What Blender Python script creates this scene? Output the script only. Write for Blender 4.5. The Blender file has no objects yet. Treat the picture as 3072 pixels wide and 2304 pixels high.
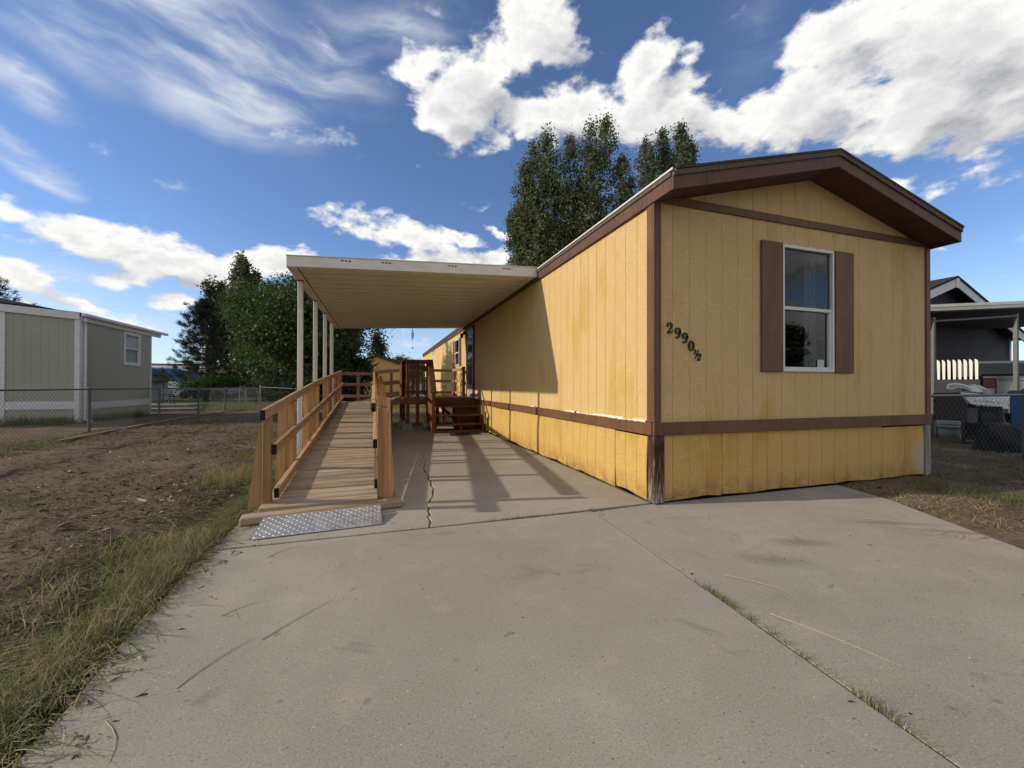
import bpy, math, random
import numpy as np
from mathutils import Vector, Matrix

random.seed(7)
rng = np.random.default_rng(11)
S = bpy.context.scene
COL = S.collection
R = math.radians

# ------------------------------------------------------------------ camera
cam = bpy.data.cameras.new('camera')
cam.sensor_width = 36.0
cam.lens = 14.259
cam.clip_start = 0.05
cam.clip_end = 3000
camo = bpy.data.objects.new('camera', cam)
COL.objects.link(camo)
yaw, pitch, roll = 0.3152, 0.0056, 0.0017
fw = Vector((math.sin(yaw) * math.cos(pitch), math.cos(yaw) * math.cos(pitch), math.sin(pitch)))
r0 = Vector((math.cos(yaw), -math.sin(yaw), 0))
u0 = r0.cross(fw)
rr = r0 * math.cos(roll) + u0 * math.sin(roll)
uu = u0 * math.cos(roll) - r0 * math.sin(roll)
mw = Matrix((rr, uu, -fw)).transposed().to_4x4()
mw.translation = (-2.4911, -3.264, 1.1196)
camo.matrix_world = mw
S.camera = camo

# ------------------------------------------------------------------ exposure
S.view_settings.view_transform = 'Standard'
S.view_settings.look = 'None'
S.view_settings.gamma = 1.0
S.view_settings.use_curve_mapping = False
S.view_settings.exposure = 1.0
S.cycles.use_denoising = True
S.cycles.max_bounces = 8
S.cycles.transparent_max_bounces = 12
S.cycles.caustics_reflective = False
S.cycles.caustics_refractive = False

# ------------------------------------------------------------------ sun
SUN_VEC = Vector((-3.66, 0.74, 1.72)).normalized()      # towards the sun
SUN_EL = math.asin(SUN_VEC.z)
SUN_AZ = math.atan2(SUN_VEC.x, SUN_VEC.y)               # clockwise from +y
sl = bpy.data.lights.new('sun', 'SUN')
sl.energy = 2.05
sl.angle = R(0.8)
sl.color = (1.0, 0.89, 0.70)
so = bpy.data.objects.new('sun', sl)
COL.objects.link(so)
so.rotation_euler = SUN_VEC.to_track_quat('Z', 'Y').to_euler()
so.location = SUN_VEC * 50

# ------------------------------------------------------------------ sky
SKY_STRENGTH = 0.15
CUMULUS = [
(0.376,0.725,0.141,0.102,0.17,1.00),(0.104,0.668,0.105,0.048,0.21,0.90),(0.216,0.637,0.155,0.094,0.28,1.00),
(0.176,0.581,0.124,0.060,0.07,1.00),(0.342,0.590,0.171,0.087,-0.01,1.00),(0.290,0.541,0.080,0.042,0.01,0.70),
(0.505,0.597,0.210,0.070,-0.09,1.00),(0.629,0.641,0.083,0.065,0.23,1.00),(0.729,0.645,0.042,0.033,0.19,0.56),
(0.639,0.566,0.197,0.078,-0.15,1.00),(0.812,0.514,0.166,0.076,-0.08,1.00),(0.896,0.460,0.066,0.035,-0.25,0.77),
(1.007,0.594,0.109,0.091,-0.06,1.00),(1.145,0.524,0.174,0.105,-0.44,1.10),(0.958,0.514,0.175,0.071,0.13,1.00),
(1.112,0.452,0.180,0.084,-0.09,1.00),(1.203,0.431,0.101,0.120,-0.43,1.00),(1.083,0.341,0.057,0.025,0.03,0.85),
(1.179,0.360,0.073,0.042,0.11,0.68),(-0.574,0.256,0.053,0.042,-0.23,0.85),(-0.515,0.229,0.097,0.053,-0.13,1.00),
(-0.423,0.231,0.137,0.057,0.02,1.00),(-0.314,0.234,0.149,0.049,0.06,1.00),(-0.218,0.240,0.111,0.046,0.14,0.90),
(-0.175,0.283,0.040,0.019,0.14,0.50),(-0.550,0.167,0.072,0.033,-0.02,0.68),(-0.493,0.139,0.070,0.022,-0.23,0.68),
(-0.381,0.165,0.064,0.019,0.07,0.77),(-0.441,0.114,0.084,0.021,-0.08,0.70),(-0.559,0.122,0.057,0.022,0.15,0.42),
(0.030,0.337,0.175,0.060,-0.16,1.00),(-0.072,0.359,0.068,0.027,-0.03,0.68),(0.172,0.306,0.121,0.048,-0.28,0.90),
(0.205,0.353,0.061,0.016,-0.20,0.77),(0.285,0.370,0.066,0.023,-0.54,0.77),(0.279,0.302,0.051,0.029,0.01,0.77),
(-0.303,0.312,0.031,0.023,-0.19,0.56),
(1.139,0.222,0.031,0.011,0.02,0.56),(0.041,0.138,0.019,0.006,0.04,0.50),
(0.729,0.720,0.039,0.009,-0.21,0.43)]
CIRRUS = [
(-0.532,0.531,0.130,0.060,-0.28,0.80),(-0.345,0.580,0.257,0.125,-0.26,1.00),(-0.211,0.582,0.138,0.098,-0.50,0.90),
(-0.093,0.631,0.171,0.127,-0.20,0.60),(-0.561,0.444,0.085,0.037,-0.26,0.90),(-0.560,0.343,0.067,0.031,-0.53,1.30),
(0.028,0.705,0.276,0.070,0.14,0.60),(-0.432,0.594,0.270,0.052,0.40,0.70),(0.872,0.647,0.129,0.125,-0.29,0.35),
(-0.559,0.162,0.117,0.065,-0.02,0.60),(-0.459,0.108,0.147,0.048,0.11,0.50)]


class NT:
    """small wrapper that adds nodes and wires them"""
    def __init__(self, tree):
        self.t = tree

    def n(self, typ, **kw):
        nd = self.t.nodes.new(typ)
        for k, v in kw.items():
            setattr(nd, k, v)
        return nd

    def put(self, sock, v):
        if v is None:
            return
        if isinstance(v, bpy.types.NodeSocket):
            self.t.links.new(v, sock)
        elif isinstance(v, (tuple, list)) and sock.type == 'RGBA' and len(v) == 3:
            sock.default_value = (*v, 1)
        else:
            sock.default_value = v

    def math(self, op, a, b=None, c=None, clamp=False):
        nd = self.n('ShaderNodeMath', operation=op)
        nd.use_clamp = clamp
        for i, v in enumerate((a, b, c)):
            self.put(nd.inputs[i], v)
        return nd.outputs[0]

    def vmath(self, op, a, b=None):
        nd = self.n('ShaderNodeVectorMath', operation=op)
        self.put(nd.inputs[0], a)
        self.put(nd.inputs[1], b)
        return nd.outputs['Value'] if op in ('LENGTH', 'DOT_PRODUCT') else nd.outputs[0]

    def mapping(self, v, loc=(0, 0, 0), rot=(0, 0, 0), scale=(1, 1, 1), typ='POINT'):
        nd = self.n('ShaderNodeMapping', vector_type=typ)
        self.put(nd.inputs['Vector'], v)
        nd.inputs['Location'].default_value = loc
        nd.inputs['Rotation'].default_value = rot
        nd.inputs['Scale'].default_value = scale
        return nd.outputs[0]

    def noise(self, v, scale, detail=4, rough=0.55, dist=0.0, color=False):
        nd = self.n('ShaderNodeTexNoise')
        self.put(nd.inputs['Vector'], v)
        nd.inputs['Scale'].default_value = scale
        nd.inputs['Detail'].default_value = detail
        nd.inputs['Roughness'].default_value = rough
        nd.inputs['Distortion'].default_value = dist
        return nd.outputs['Color' if color else 'Fac']

    def voronoi(self, v, scale, feature='F1', out='Distance'):
        nd = self.n('ShaderNodeTexVoronoi', feature=feature)
        self.put(nd.inputs['Vector'], v)
        nd.inputs['Scale'].default_value = scale
        return nd.outputs[out]

    def rng(self, v, a, b, c=0.0, d=1.0, smooth=False):
        nd = self.n('ShaderNodeMapRange')
        if smooth:
            nd.interpolation_type = 'SMOOTHSTEP'
        self.put(nd.inputs[0], v)
        for i, x in enumerate((a, b, c, d)):
            self.put(nd.inputs[i + 1], x)
        return nd.outputs[0]

    def mix(self, fac, a, b, blend='MIX'):
        nd = self.n('ShaderNodeMix', data_type='RGBA', blend_type=blend)
        self.put(nd.inputs[0], fac)
        self.put(nd.inputs[6], a)
        self.put(nd.inputs[7], b)
        return nd.outputs[2]

    def ramp(self, fac, stops):
        nd = self.n('ShaderNodeValToRGB')
        self.put(nd.inputs[0], fac)
        el = nd.color_ramp.elements
        while len(el) < len(stops):
            el.new(0.5)
        for e, (p, c) in zip(el, stops):
            e.position = p
            e.color = (*c, 1)
        return nd.outputs[0]

    def combine(self, x, y, z):
        nd = self.n('ShaderNodeCombineXYZ')
        for i, v in enumerate((x, y, z)):
            self.put(nd.inputs[i], v)
        return nd.outputs[0]

    def sep(self, v):
        nd = self.n('ShaderNodeSeparateXYZ')
        self.put(nd.inputs[0], v)
        return nd.outputs

    def bump(self, h, strength=0.4, dist=0.01, normal=None):
        nd = self.n('ShaderNodeBump')
        nd.inputs['Strength'].default_value = strength
        nd.inputs['Distance'].default_value = dist
        self.put(nd.inputs['Height'], h)
        self.put(nd.inputs['Normal'], normal)
        return nd.outputs[0]


def blob_field(nt, P, blobs):
    acc = None
    for (a, e, ra, re, rot, w) in blobs:
        m = nt.mapping(P, (a, e, 0), (0, 0, rot), (ra * 1.25, re * 1.25, 1), 'TEXTURE')
        g = nt.n('ShaderNodeTexGradient', gradient_type='SPHERICAL')
        nt.put(g.inputs[0], m)
        v = nt.math('MULTIPLY', g.outputs['Fac'], w)
        if acc is None:
            acc = v
        else:
            sm = nt.n('ShaderNodeMath', operation='SMOOTH_MAX')
            nt.put(sm.inputs[0], acc)
            nt.put(sm.inputs[1], v)
            sm.inputs[2].default_value = 0.25
            acc = sm.outputs[0]
    return acc


def direction_to_azel(nt, d):
    x, y, z = nt.sep(d)
    az = nt.math('ARCTAN2', x, y)
    el = nt.math('ARCSINE', z)
    return nt.combine(az, el, 0.0), az, el


# density of the cumulus layer at a sky direction
grp = bpy.data.node_groups.new('cumulus_density', 'ShaderNodeTree')
grp.interface.new_socket('Direction', in_out='INPUT', socket_type='NodeSocketVector')
grp.interface.new_socket('Density', in_out='OUTPUT', socket_type='NodeSocketFloat')
g = NT(grp)
gi, go = g.n('NodeGroupInput'), g.n('NodeGroupOutput')
dirv = g.vmath('NORMALIZE', gi.outputs[0])
P, az, el = direction_to_azel(g, dirv)
dflat = g.mapping(dirv, scale=(1, 1, 1.7))
w1 = g.vmath('SUBTRACT', g.noise(dflat, 7, 3, 0.55, color=True), (0.5, 0.5, 0.5))
sc = g.n('ShaderNodeVectorMath', operation='SCALE')
g.put(sc.inputs[0], w1)
sc.inputs['Scale'].default_value = 0.11
Pw = g.vmath('ADD', P, sc.outputs[0])
M = blob_field(g, Pw, CUMULUS)
fbm = g.noise(dflat, 9, 9, 0.6, 0.15)
# the rest of the sky (away from the part that faces the house) carries broken cumulus, its cover raised to add fill light
away = g.rng(g.math('ABSOLUTE', g.math('SUBTRACT', az, 0.31)), 0.98, 1.25, 0, 1, True)
gen = g.math('MULTIPLY', g.rng(g.noise(dflat, 2.6, 3, 0.5), 0.36, 0.56, 0, 0.95), away)
M2 = g.math('MAXIMUM', M, gen)
dens = g.math('ADD', g.math('MULTIPLY', M2, 1.15), g.math('MULTIPLY', g.math('SUBTRACT', fbm, 0.5), g.rng(M2, 0.0, 0.35, 0.5, 2.25, True)))
g.put(go.inputs[0], g.math('SUBTRACT', dens, 0.36))

world = bpy.data.worlds.new('World')
S.world = world
world.use_nodes = True
world.cycles.sampling_method = 'MANUAL'
world.cycles.sample_map_resolution = 512
w = NT(world.node_tree)
world.node_tree.nodes.clear()
sky = w.n('ShaderNodeTexSky', sky_type='NISHITA')
sky.sun_disc = False
sky.sun_elevation = SUN_EL
sky.sun_rotation = SUN_AZ
sky.altitude = 1500
sky.air_density = 1.0
sky.dust_density = 0.5
sky.ozone_density = 1.6
geo = w.n('ShaderNodeTexCoord')
D0 = geo.outputs['Generated']


def density(dvec):
    nd = w.n('ShaderNodeGroup')
    nd.node_tree = grp
    w.put(nd.inputs[0], dvec)
    return nd.outputs[0]


d0 = density(D0)
toward = w.vmath('ADD', D0, tuple(SUN_VEC * 0.05 + Vector((0, 0, 0.02))))
d1 = density(toward)
alpha = w.rng(d0, 0.0, 0.36, 0, 1, True)
lit = w.math('MULTIPLY_ADD', w.math('SUBTRACT', d0, d1), 1.5, 0.66, clamp=True)
thick = w.rng(d0, 0.22, 1.0, 0.0, 1.0, True)
puff = w.noise(w.mapping(D0, scale=(1, 1, 1.7)), 20, 6, 0.62, 0.3)
lit2 = w.math('SUBTRACT', lit, w.math('MULTIPLY', thick, 0.60))
lit2 = w.math('ADD', lit2, w.math('MULTIPLY', w.math('SUBTRACT', puff, 0.5), 0.85))
lit2 = w.rng(lit2, -0.32, 0.86, 0, 1)
ccol = w.mix(lit2, (1.42, 1.45, 1.58), (3.35, 3.32, 3.25))
# thin high cirrus, streaked along one direction
Pz, az0, el0 = direction_to_azel(w, D0)
wob = w.vmath('SUBTRACT', w.noise(D0, 5, 3, 0.5, color=True), (0.5, 0.5, 0.5))
wsc = w.n('ShaderNodeVectorMath', operation='SCALE')
w.put(wsc.inputs[0], wob)
wsc.inputs['Scale'].default_value = 0.10
Pq = w.vmath('ADD', Pz, wsc.outputs[0])
st = w.mapping(Pq, rot=(0, 0, 0.80), scale=(1.6, 6.5, 1))
cirn = w.noise(st, 2.4, 6, 0.55, 0.15)
cirm = blob_field(w, Pq, CIRRUS)
cir = w.math('MULTIPLY', w.rng(cirn, 0.34, 0.76, 0.05, 1, True), w.rng(cirm, 0.12, 0.75, 0, 1, True), clamp=True)
cir = w.math('MULTIPLY', cir, 1.1, clamp=True)
hz = w.rng(el0, 0.0, 0.30, 0.40, 0.0, True)
base = w.mix(1.0, sky.outputs[0], (0.39, 0.44, 0.53), 'MULTIPLY')
base = w.mix(hz, base, (2.3, 2.75, 3.15))
c1 = w.mix(cir, base, (2.9, 2.95, 3.05))
c2 = w.mix(alpha, c1, ccol)
bg = w.n('ShaderNodeBackground')
w.put(bg.inputs[0], c2)
bg.inputs[1].default_value = SKY_STRENGTH
wo = w.n('ShaderNodeOutputWorld')
w.put(wo.inputs[0], bg.outputs[0])

# ------------------------------------------------------------------ materials
MATS = {}


def new_mat(name, rough=0.7, spec=0.3, metal=0.0):
    m = bpy.data.materials.new(name)
    m.use_nodes = True
    nt = NT(m.node_tree)
    b = m.node_tree.nodes['Principled BSDF']
    b.inputs['Roughness'].default_value = rough
    b.inputs['Specular IOR Level'].default_value = spec
    b.inputs['Metallic'].default_value = metal
    MATS[name] = m
    return m, nt, b


def pos(nt):
    return nt.n('ShaderNodeNewGeometry').outputs['Position']


def objco(nt):
    return nt.n('ShaderNodeTexCoord').outputs['Object']


def rand(nt):
    return nt.n('ShaderNodeObjectInfo').outputs['Random']


def simple(name, col, rough=0.7, spec=0.3, metal=0.0, var=0.15, nscale=6, bump=0.0, bscale=60):
    m, nt, b = new_mat(name, rough, spec, metal)
    p = pos(nt)
    n = nt.noise(p, nscale, 5, 0.6)
    dark = tuple(c * (1 - var) for c in col)
    lite = tuple(min(1, c * (1 + var)) for c in col)
    nt.put(b.inputs['Base Color'], nt.mix(nt.rng(n, 0.3, 0.7), dark, lite))
    if bump:
        nt.put(b.inputs['Normal'], nt.bump(nt.noise(p, bscale, 4, 0.6), bump, 0.005))
    return m


def siding_mat(name, col, stain, blotch=0.75, axis=0):
    m, nt, b = new_mat(name, 0.62, 0.25)
    p = pos(nt)
    big = nt.noise(nt.mapping(p, scale=(2.3, 2.3, 0.7)), 1.0, 5, 0.62, 0.3)
    st = nt.rng(big, 0.53, 0.66, 0, blotch, True)
    fine = nt.noise(nt.mapping(p, scale=(18, 18, 5)), 1.0, 5, 0.65)
    c = nt.mix(st, col, stain)
    c = nt.mix(nt.rng(fine, 0.3, 0.75, 0.0, 0.22), c, tuple(x * 0.72 for x in col))
    pale = nt.rng(nt.noise(nt.mapping(p, loc=(5, 3, 1), scale=(1.1, 1.1, 1.6)), 1.0, 4, 0.6), 0.5, 0.75, 0, 0.35, True)
    c = nt.mix(pale, c, tuple(min(1, x * 1.08 + 0.03) for x in col))
    # grime low on the wall and thin run marks
    z = nt.sep(p)[2]
    low = nt.math('MULTIPLY', nt.rng(z, 0.0, 0.24, 1.0, 0.0), nt.rng(nt.noise(p, 7, 6, 0.7), 0.35, 0.75))
    c = nt.mix(low, c, (0.20, 0.11, 0.04))
    spk = nt.rng(nt.noise(p, 46, 2, 0.5), 0.71, 0.75, 0, 0.5)
    c = nt.mix(spk, c, (0.16, 0.09, 0.03))
    if name == 'yellow_skirt':                  # patch by the right corner where the paint has chalked away
        gq = nt.n('ShaderNodeTexGradient', gradient_type='SPHERICAL')
        nt.put(gq.inputs[0], nt.mapping(p, (4.08, 0, 0.24), (0, 0, 0), (0.42, 1, 0.36), 'TEXTURE'))
        c = nt.mix(nt.math('MULTIPLY', nt.rng(gq.outputs['Fac'], 0.15, 0.7, 0, 0.9, True), nt.rng(fine, 0.2, 0.6, 0.6, 1)), c, (0.55, 0.47, 0.42))
    nt.put(b.inputs['Base Color'], c)
    # pressed wood grain: squiggles lying across vertical boards
    gr = nt.noise(nt.mapping(p, scale=(1, 1, 2.6)), 26, 4, 0.62, 2.2)
    gr2 = nt.noise(nt.mapping(p, scale=(1, 1, 0.12)), 60, 3, 0.6, 0.5)
    h = nt.math('ADD', nt.rng(gr, 0.42, 0.6), nt.math('MULTIPLY', gr2, 0.7))
    nt.put(b.inputs['Normal'], nt.bump(h, 0.75, 0.007))
    return m


siding_mat('yellow_siding', (0.745, 0.52, 0.24), (0.63, 0.40, 0.10), 0.62)
siding_mat('yellow_skirt', (0.71, 0.455, 0.145), (0.58, 0.33, 0.065), 0.65)
siding_mat('shed_siding', (0.60, 0.41, 0.19), (0.55, 0.33, 0.10))
siding_mat('sage_siding', (0.41, 0.415, 0.335), (0.35, 0.35, 0.27), 0.4)
siding_mat('slate_siding', (0.055, 0.06, 0.075), (0.045, 0.05, 0.06), 0.4)


def trim_mat(name, col, drip=0.5):
    m, nt, b = new_mat(name, 0.55, 0.3)
    p = pos(nt)
    n1 = nt.noise(nt.mapping(p, scale=(9, 9, 2.2)), 1, 6, 0.65)
    c = nt.mix(nt.rng(n1, 0.3, 0.72), tuple(x * 0.72 for x in col), tuple(x * 1.22 for x in col))
    d = nt.rng(nt.noise(nt.mapping(p, scale=(34, 34, 5)), 1, 3, 0.5), 0.60, 0.70, 0, drip)
    c = nt.mix(d, c, tuple(x * 0.3 for x in col))
    f = nt.rng(nt.noise(nt.mapping(p, loc=(4, 4, 4), scale=(26, 26, 9)), 1, 4, 0.6), 0.72, 0.76, 0, 0.5)
    c = nt.mix(f, c, (0.36, 0.27, 0.21))
    nt.put(b.inputs['Base Color'], c)
    h = nt.noise(nt.mapping(p, scale=(30, 30, 14)), 1, 5, 0.65)
    nt.put(b.inputs['Normal'], nt.bump(h, 0.35, 0.004))
    return m


trim_mat('brown_trim', (0.140, 0.069, 0.034), 0.35)
trim_mat('brown_fascia', (0.108, 0.052, 0.029), 0.8)
simple('soffit_brown', (0.07, 0.034, 0.028), 0.6, var=0.2)
simple('roof_edge', (0.10, 0.075, 0.06), 0.8, var=0.35, nscale=25, bump=0.4)


def wood_mat(name, c0, c1, c2, weather=0.0, wcol=(0.3, 0.26, 0.21), rough=0.7, knots=True, tones=(0.66, 1.25)):
    """board with its grain along the object's own x axis; every board gets its own offset and tone"""
    m, nt, b = new_mat(name, rough, 0.25)
    o = objco(nt)
    r = rand(nt)
    off = nt.combine(nt.math('MULTIPLY', r, 37.0), nt.math('MULTIPLY', r, 11.0), nt.math('MULTIPLY', r, 23.0))
    v = nt.vmath('ADD', o, off)
    rings = nt.noise(nt.mapping(v, scale=(1.0, 26, 26)), 1.0, 3, 0.55, 0.6)
    fine = nt.noise(nt.mapping(v, scale=(5, 160, 160)), 1.0, 4, 0.6)
    fac = nt.math('ADD', nt.math('MULTIPLY', rings, 0.75), nt.math('MULTIPLY', fine, 0.35))
    c = nt.ramp(nt.rng(fac, 0.36, 0.76), [(0.0, c0), (0.5, c1), (1.0, c2)])
    tone = nt.rng(r, 0, 1, *tones)
    c = nt.mix(1.0, c, nt.combine(tone, tone, tone), 'MULTIPLY')
    if weather:
        wn = nt.noise(nt.mapping(v, scale=(2.5, 9, 9)), 1.0, 5, 0.65)
        c = nt.mix(nt.rng(wn, 0.35, 0.7, 0, weather), c, wcol)
    if knots:
        k = nt.rng(nt.voronoi(nt.mapping(v, scale=(1.6, 9, 9)), 1.0), 0.03, 0.16, 0.75, 0.0)
        c = nt.mix(k, c, tuple(x * 0.35 for x in c0))
    nt.put(b.inputs['Base Color'], c)
    nt.put(b.inputs['Normal'], nt.bump(fac, 0.35, 0.004))
    return m


wood_mat('cedar', (0.26, 0.125, 0.045), (0.43, 0.235, 0.095), (0.54, 0.325, 0.155))
wood_mat('rail_wood', (0.21, 0.11, 0.05), (0.38, 0.22, 0.105), (0.49, 0.315, 0.17), 0.55, (0.36, 0.29, 0.21))
wood_mat('deck_wood', (0.17, 0.115, 0.068), (0.345, 0.25, 0.155), (0.49, 0.38, 0.25), 0.75, (0.37, 0.315, 0.245), tones=(0.55, 1.3))
wood_mat('redwood', (0.09, 0.032, 0.014), (0.155, 0.060, 0.028), (0.215, 0.09, 0.044), 0.15, (0.2, 0.11, 0.07))
wood_mat('grey_post_wood', (0.12, 0.10, 0.085), (0.22, 0.19, 0.165), (0.34, 0.31, 0.28), 0.3, (0.4, 0.38, 0.35))
simple('end_black', (0.018, 0.014, 0.011), 0.8)


def weathered_post():
    m, nt, b = new_mat('weathered_post', 0.8, 0.2)
    p = pos(nt)
    n = nt.noise(nt.mapping(p, scale=(70, 70, 5)), 1, 6, 0.7)
    n2 = nt.noise(nt.mapping(p, scale=(9, 9, 3)), 1, 5, 0.7)
    z = nt.sep(p)[2]
    f = nt.math('ADD', nt.rng(n, 0.3, 0.7), nt.math('MULTIPLY', nt.math('SUBTRACT', n2, 0.5), 1.6))
    f = nt.math('ADD', f, nt.rng(z, 0.0, 0.35, 0.25, -0.1))
    c = nt.ramp(f, [(0.25, (0.036, 0.018, 0.012)), (0.58, (0.095, 0.052, 0.036)), (0.82, (0.22, 0.19, 0.165)), (1.0, (0.36, 0.33, 0.30))])
    nt.put(b.inputs['Base Color'], c)
    nt.put(b.inputs['Normal'], nt.bump(n, 0.6, 0.004))


weathered_post()


def paint_metal(name, col, rough=0.4, dirt=0.3, dcol=(0.25, 0.2, 0.15)):
    m, nt, b = new_mat(name, rough, 0.45)
    p = pos(nt)
    n = nt.noise(nt.mapping(p, scale=(4, 4, 9)), 1, 6, 0.65)
    c = nt.mix(nt.rng(n, 0.48, 0.8, 0, dirt), col, dcol)
    c = nt.mix(nt.rng(nt.noise(p, 70, 3, 0.5), 0.4, 0.8, 0, 0.12), c, tuple(x * 0.6 for x in col))
    nt.put(b.inputs['Base Color'], c)
    nt.put(b.inputs['Roughness'], nt.rng(n, 0.3, 0.7, rough - 0.08, rough + 0.12))


paint_metal('white_metal', (0.66, 0.64, 0.59))
simple('cream_pan', (0.60, 0.575, 0.515), 0.36, 0.5, 0.0, 0.03, 3)
paint_metal('white_trim', (0.62, 0.62, 0.62), 0.55, 0.3)
paint_metal('white_gutter', (0.66, 0.66, 0.66), 0.4, 0.2)
paint_metal('frame_alu', (0.62, 0.63, 0.63), 0.4, 0.35, (0.3, 0.29, 0.28))
paint_metal('white_plastic', (0.80, 0.79, 0.75), 0.35, 0.15)
simple('rust', (0.16, 0.07, 0.03), 0.85, var=0.5, nscale=30)
simple('caulk_white', (0.72, 0.68, 0.60), 0.7, var=0.12, nscale=60)
simple('galvanized', (0.36, 0.37, 0.38), 0.45, 0.5, 0.6, 0.2, 20)
simple('galvanized_dull', (0.11, 0.115, 0.12), 0.5, 0.4, 0.3, 0.2, 20)
simple('dark_iron', (0.012, 0.012, 0.013), 0.45, 0.4)
simple('number_black', (0.012, 0.011, 0.011), 0.4, 0.4)
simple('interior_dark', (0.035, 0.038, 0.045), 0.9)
simple('curtain_cloth', (0.32, 0.27, 0.25), 0.9, var=0.2)
simple('sticker_grey', (0.45, 0.5, 0.47), 0.6, var=0.1)
simple('shingle_grey', (0.10, 0.10, 0.105), 0.9, var=0.3, nscale=20, bump=0.5)
simple('shingle_brown', (0.075, 0.045, 0.035), 0.9, var=0.3, nscale=20, bump=0.5)
simple('shingle_black', (0.022, 0.022, 0.024), 0.9, var=0.3, nscale=20, bump=0.5)
simple('pier_concrete', (0.26, 0.25, 0.22), 0.9, var=0.3, nscale=14, bump=0.5)
simple('old_concrete', (0.24, 0.235, 0.215), 0.9, var=0.3, nscale=6, bump=0.4)
simple('mat_dark', (0.030, 0.033, 0.022), 0.95, var=0.3, nscale=60, bump=0.6, bscale=200)
simple('tarp_black', (0.010, 0.011, 0.016), 0.6, 0.25, var=0.4, nscale=5, bump=0.7, bscale=14)
simple('bucket_pale', (0.36, 0.41, 0.40), 0.5, 0.4, var=0.2)
simple('label_pale', (0.62, 0.6, 0.62), 0.5, var=0.35, nscale=30)
simple('can_red', (0.40, 0.05, 0.06), 0.5, var=0.3, nscale=25)
simple('bin_blue', (0.03, 0.085, 0.20), 0.45, var=0.1)
simple('bin_lid', (0.012, 0.016, 0.03), 0.45, var=0.1)
simple('stainless', (0.42, 0.42, 0.42), 0.32, 0.5, 0.85, 0.12, 12)
simple('grill_black', (0.02, 0.02, 0.022), 0.4, 0.4)
simple('chrome', (0.75, 0.75, 0.76), 0.12, 0.5, 1.0, 0.05)
simple('truck_silver', (0.30, 0.295, 0.285), 0.28, 0.5, 0.5, 0.1)
simple('tyre_rubber', (0.015, 0.015, 0.015), 0.85)
simple('tail_red', (0.13, 0.008, 0.008), 0.2, 0.5, var=0.4, nscale=15)
simple('panel_grey', (0.085, 0.088, 0.095), 0.6, var=0.2)
simple('panel_dark', (0.035, 0.037, 0.042), 0.6, var=0.2)
simple('brown_wall', (0.115, 0.078, 0.055), 0.85, var=0.2)
simple('tan_block', (0.26, 0.21, 0.16), 0.9, var=0.2)
simple('far_grey', (0.30, 0.31, 0.33), 0.8, var=0.1)
simple('far_white', (0.62, 0.64, 0.67), 0.6, var=0.1)
simple('camper_blue', (0.035, 0.12, 0.36), 0.4, var=0.1)
simple('far_tan', (0.40, 0.34, 0.26), 0.8, var=0.1)
simple('bark', (0.085, 0.066, 0.05), 0.95, var=0.4, nscale=15, bump=0.8, bscale=30)
simple('bark_pale', (0.20, 0.185, 0.155), 0.95, var=0.4, nscale=10, bump=0.8, bscale=30)
simple('black_glass', (0.01, 0.012, 0.014), 0.06, 0.5)
simple('storm_door_alu', (0.50, 0.48, 0.45), 0.4, 0.4, 0.3, 0.1)


def glass_mat(name, tint=(0.75, 0.8, 0.82), refl=0.9):
    m, nt, b = new_mat(name)
    nt.t.nodes.remove(b)
    fr = nt.n('ShaderNodeFresnel')
    fr.inputs['IOR'].default_value = 1.6
    gl = nt.n('ShaderNodeBsdfGlossy')
    gl.inputs['Roughness'].default_value = 0.012
    gl.inputs['Color'].default_value = (refl, refl, refl, 1)
    h = nt.noise(pos(nt), 2.2, 2, 0.5)
    nt.put(gl.inputs['Normal'], nt.bump(h, 0.06, 0.05))
    tr = nt.n('ShaderNodeBsdfTransparent')
    tr.inputs['Color'].default_value = (*tint, 1)
    mx = nt.n('ShaderNodeMixShader')
    back = nt.n('ShaderNodeNewGeometry').outputs['Backfacing']
    nt.put(mx.inputs[0], nt.math('MULTIPLY', fr.outputs[0], nt.math('SUBTRACT', 1.0, back)))
    nt.put(mx.inputs[1], tr.outputs[0])
    nt.put(mx.inputs[2], gl.outputs[0])
    nt.put(nt.t.nodes['Material Output'].inputs[0], mx.outputs[0])


glass_mat('glass', (0.6, 0.65, 0.68), 0.72)
glass_mat('glass_clear', (0.92, 0.94, 0.94), 0.9)


def plate_mat():
    m, nt, b = new_mat('tread_plate', 0.2, 0.5, 0.8)
    n = nt.noise(pos(nt), 14, 5, 0.6)
    nt.put(b.inputs['Base Color'], nt.mix(nt.rng(n, 0.35, 0.7), (0.60, 0.585, 0.565), (0.80, 0.78, 0.755)))
    nt.put(b.inputs['Roughness'], nt.rng(n, 0.3, 0.7, 0.30, 0.48))


plate_mat()
simple('tread_lug', (0.74, 0.725, 0.70), 0.42, 0.5, 0.55, 0.02)


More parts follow.
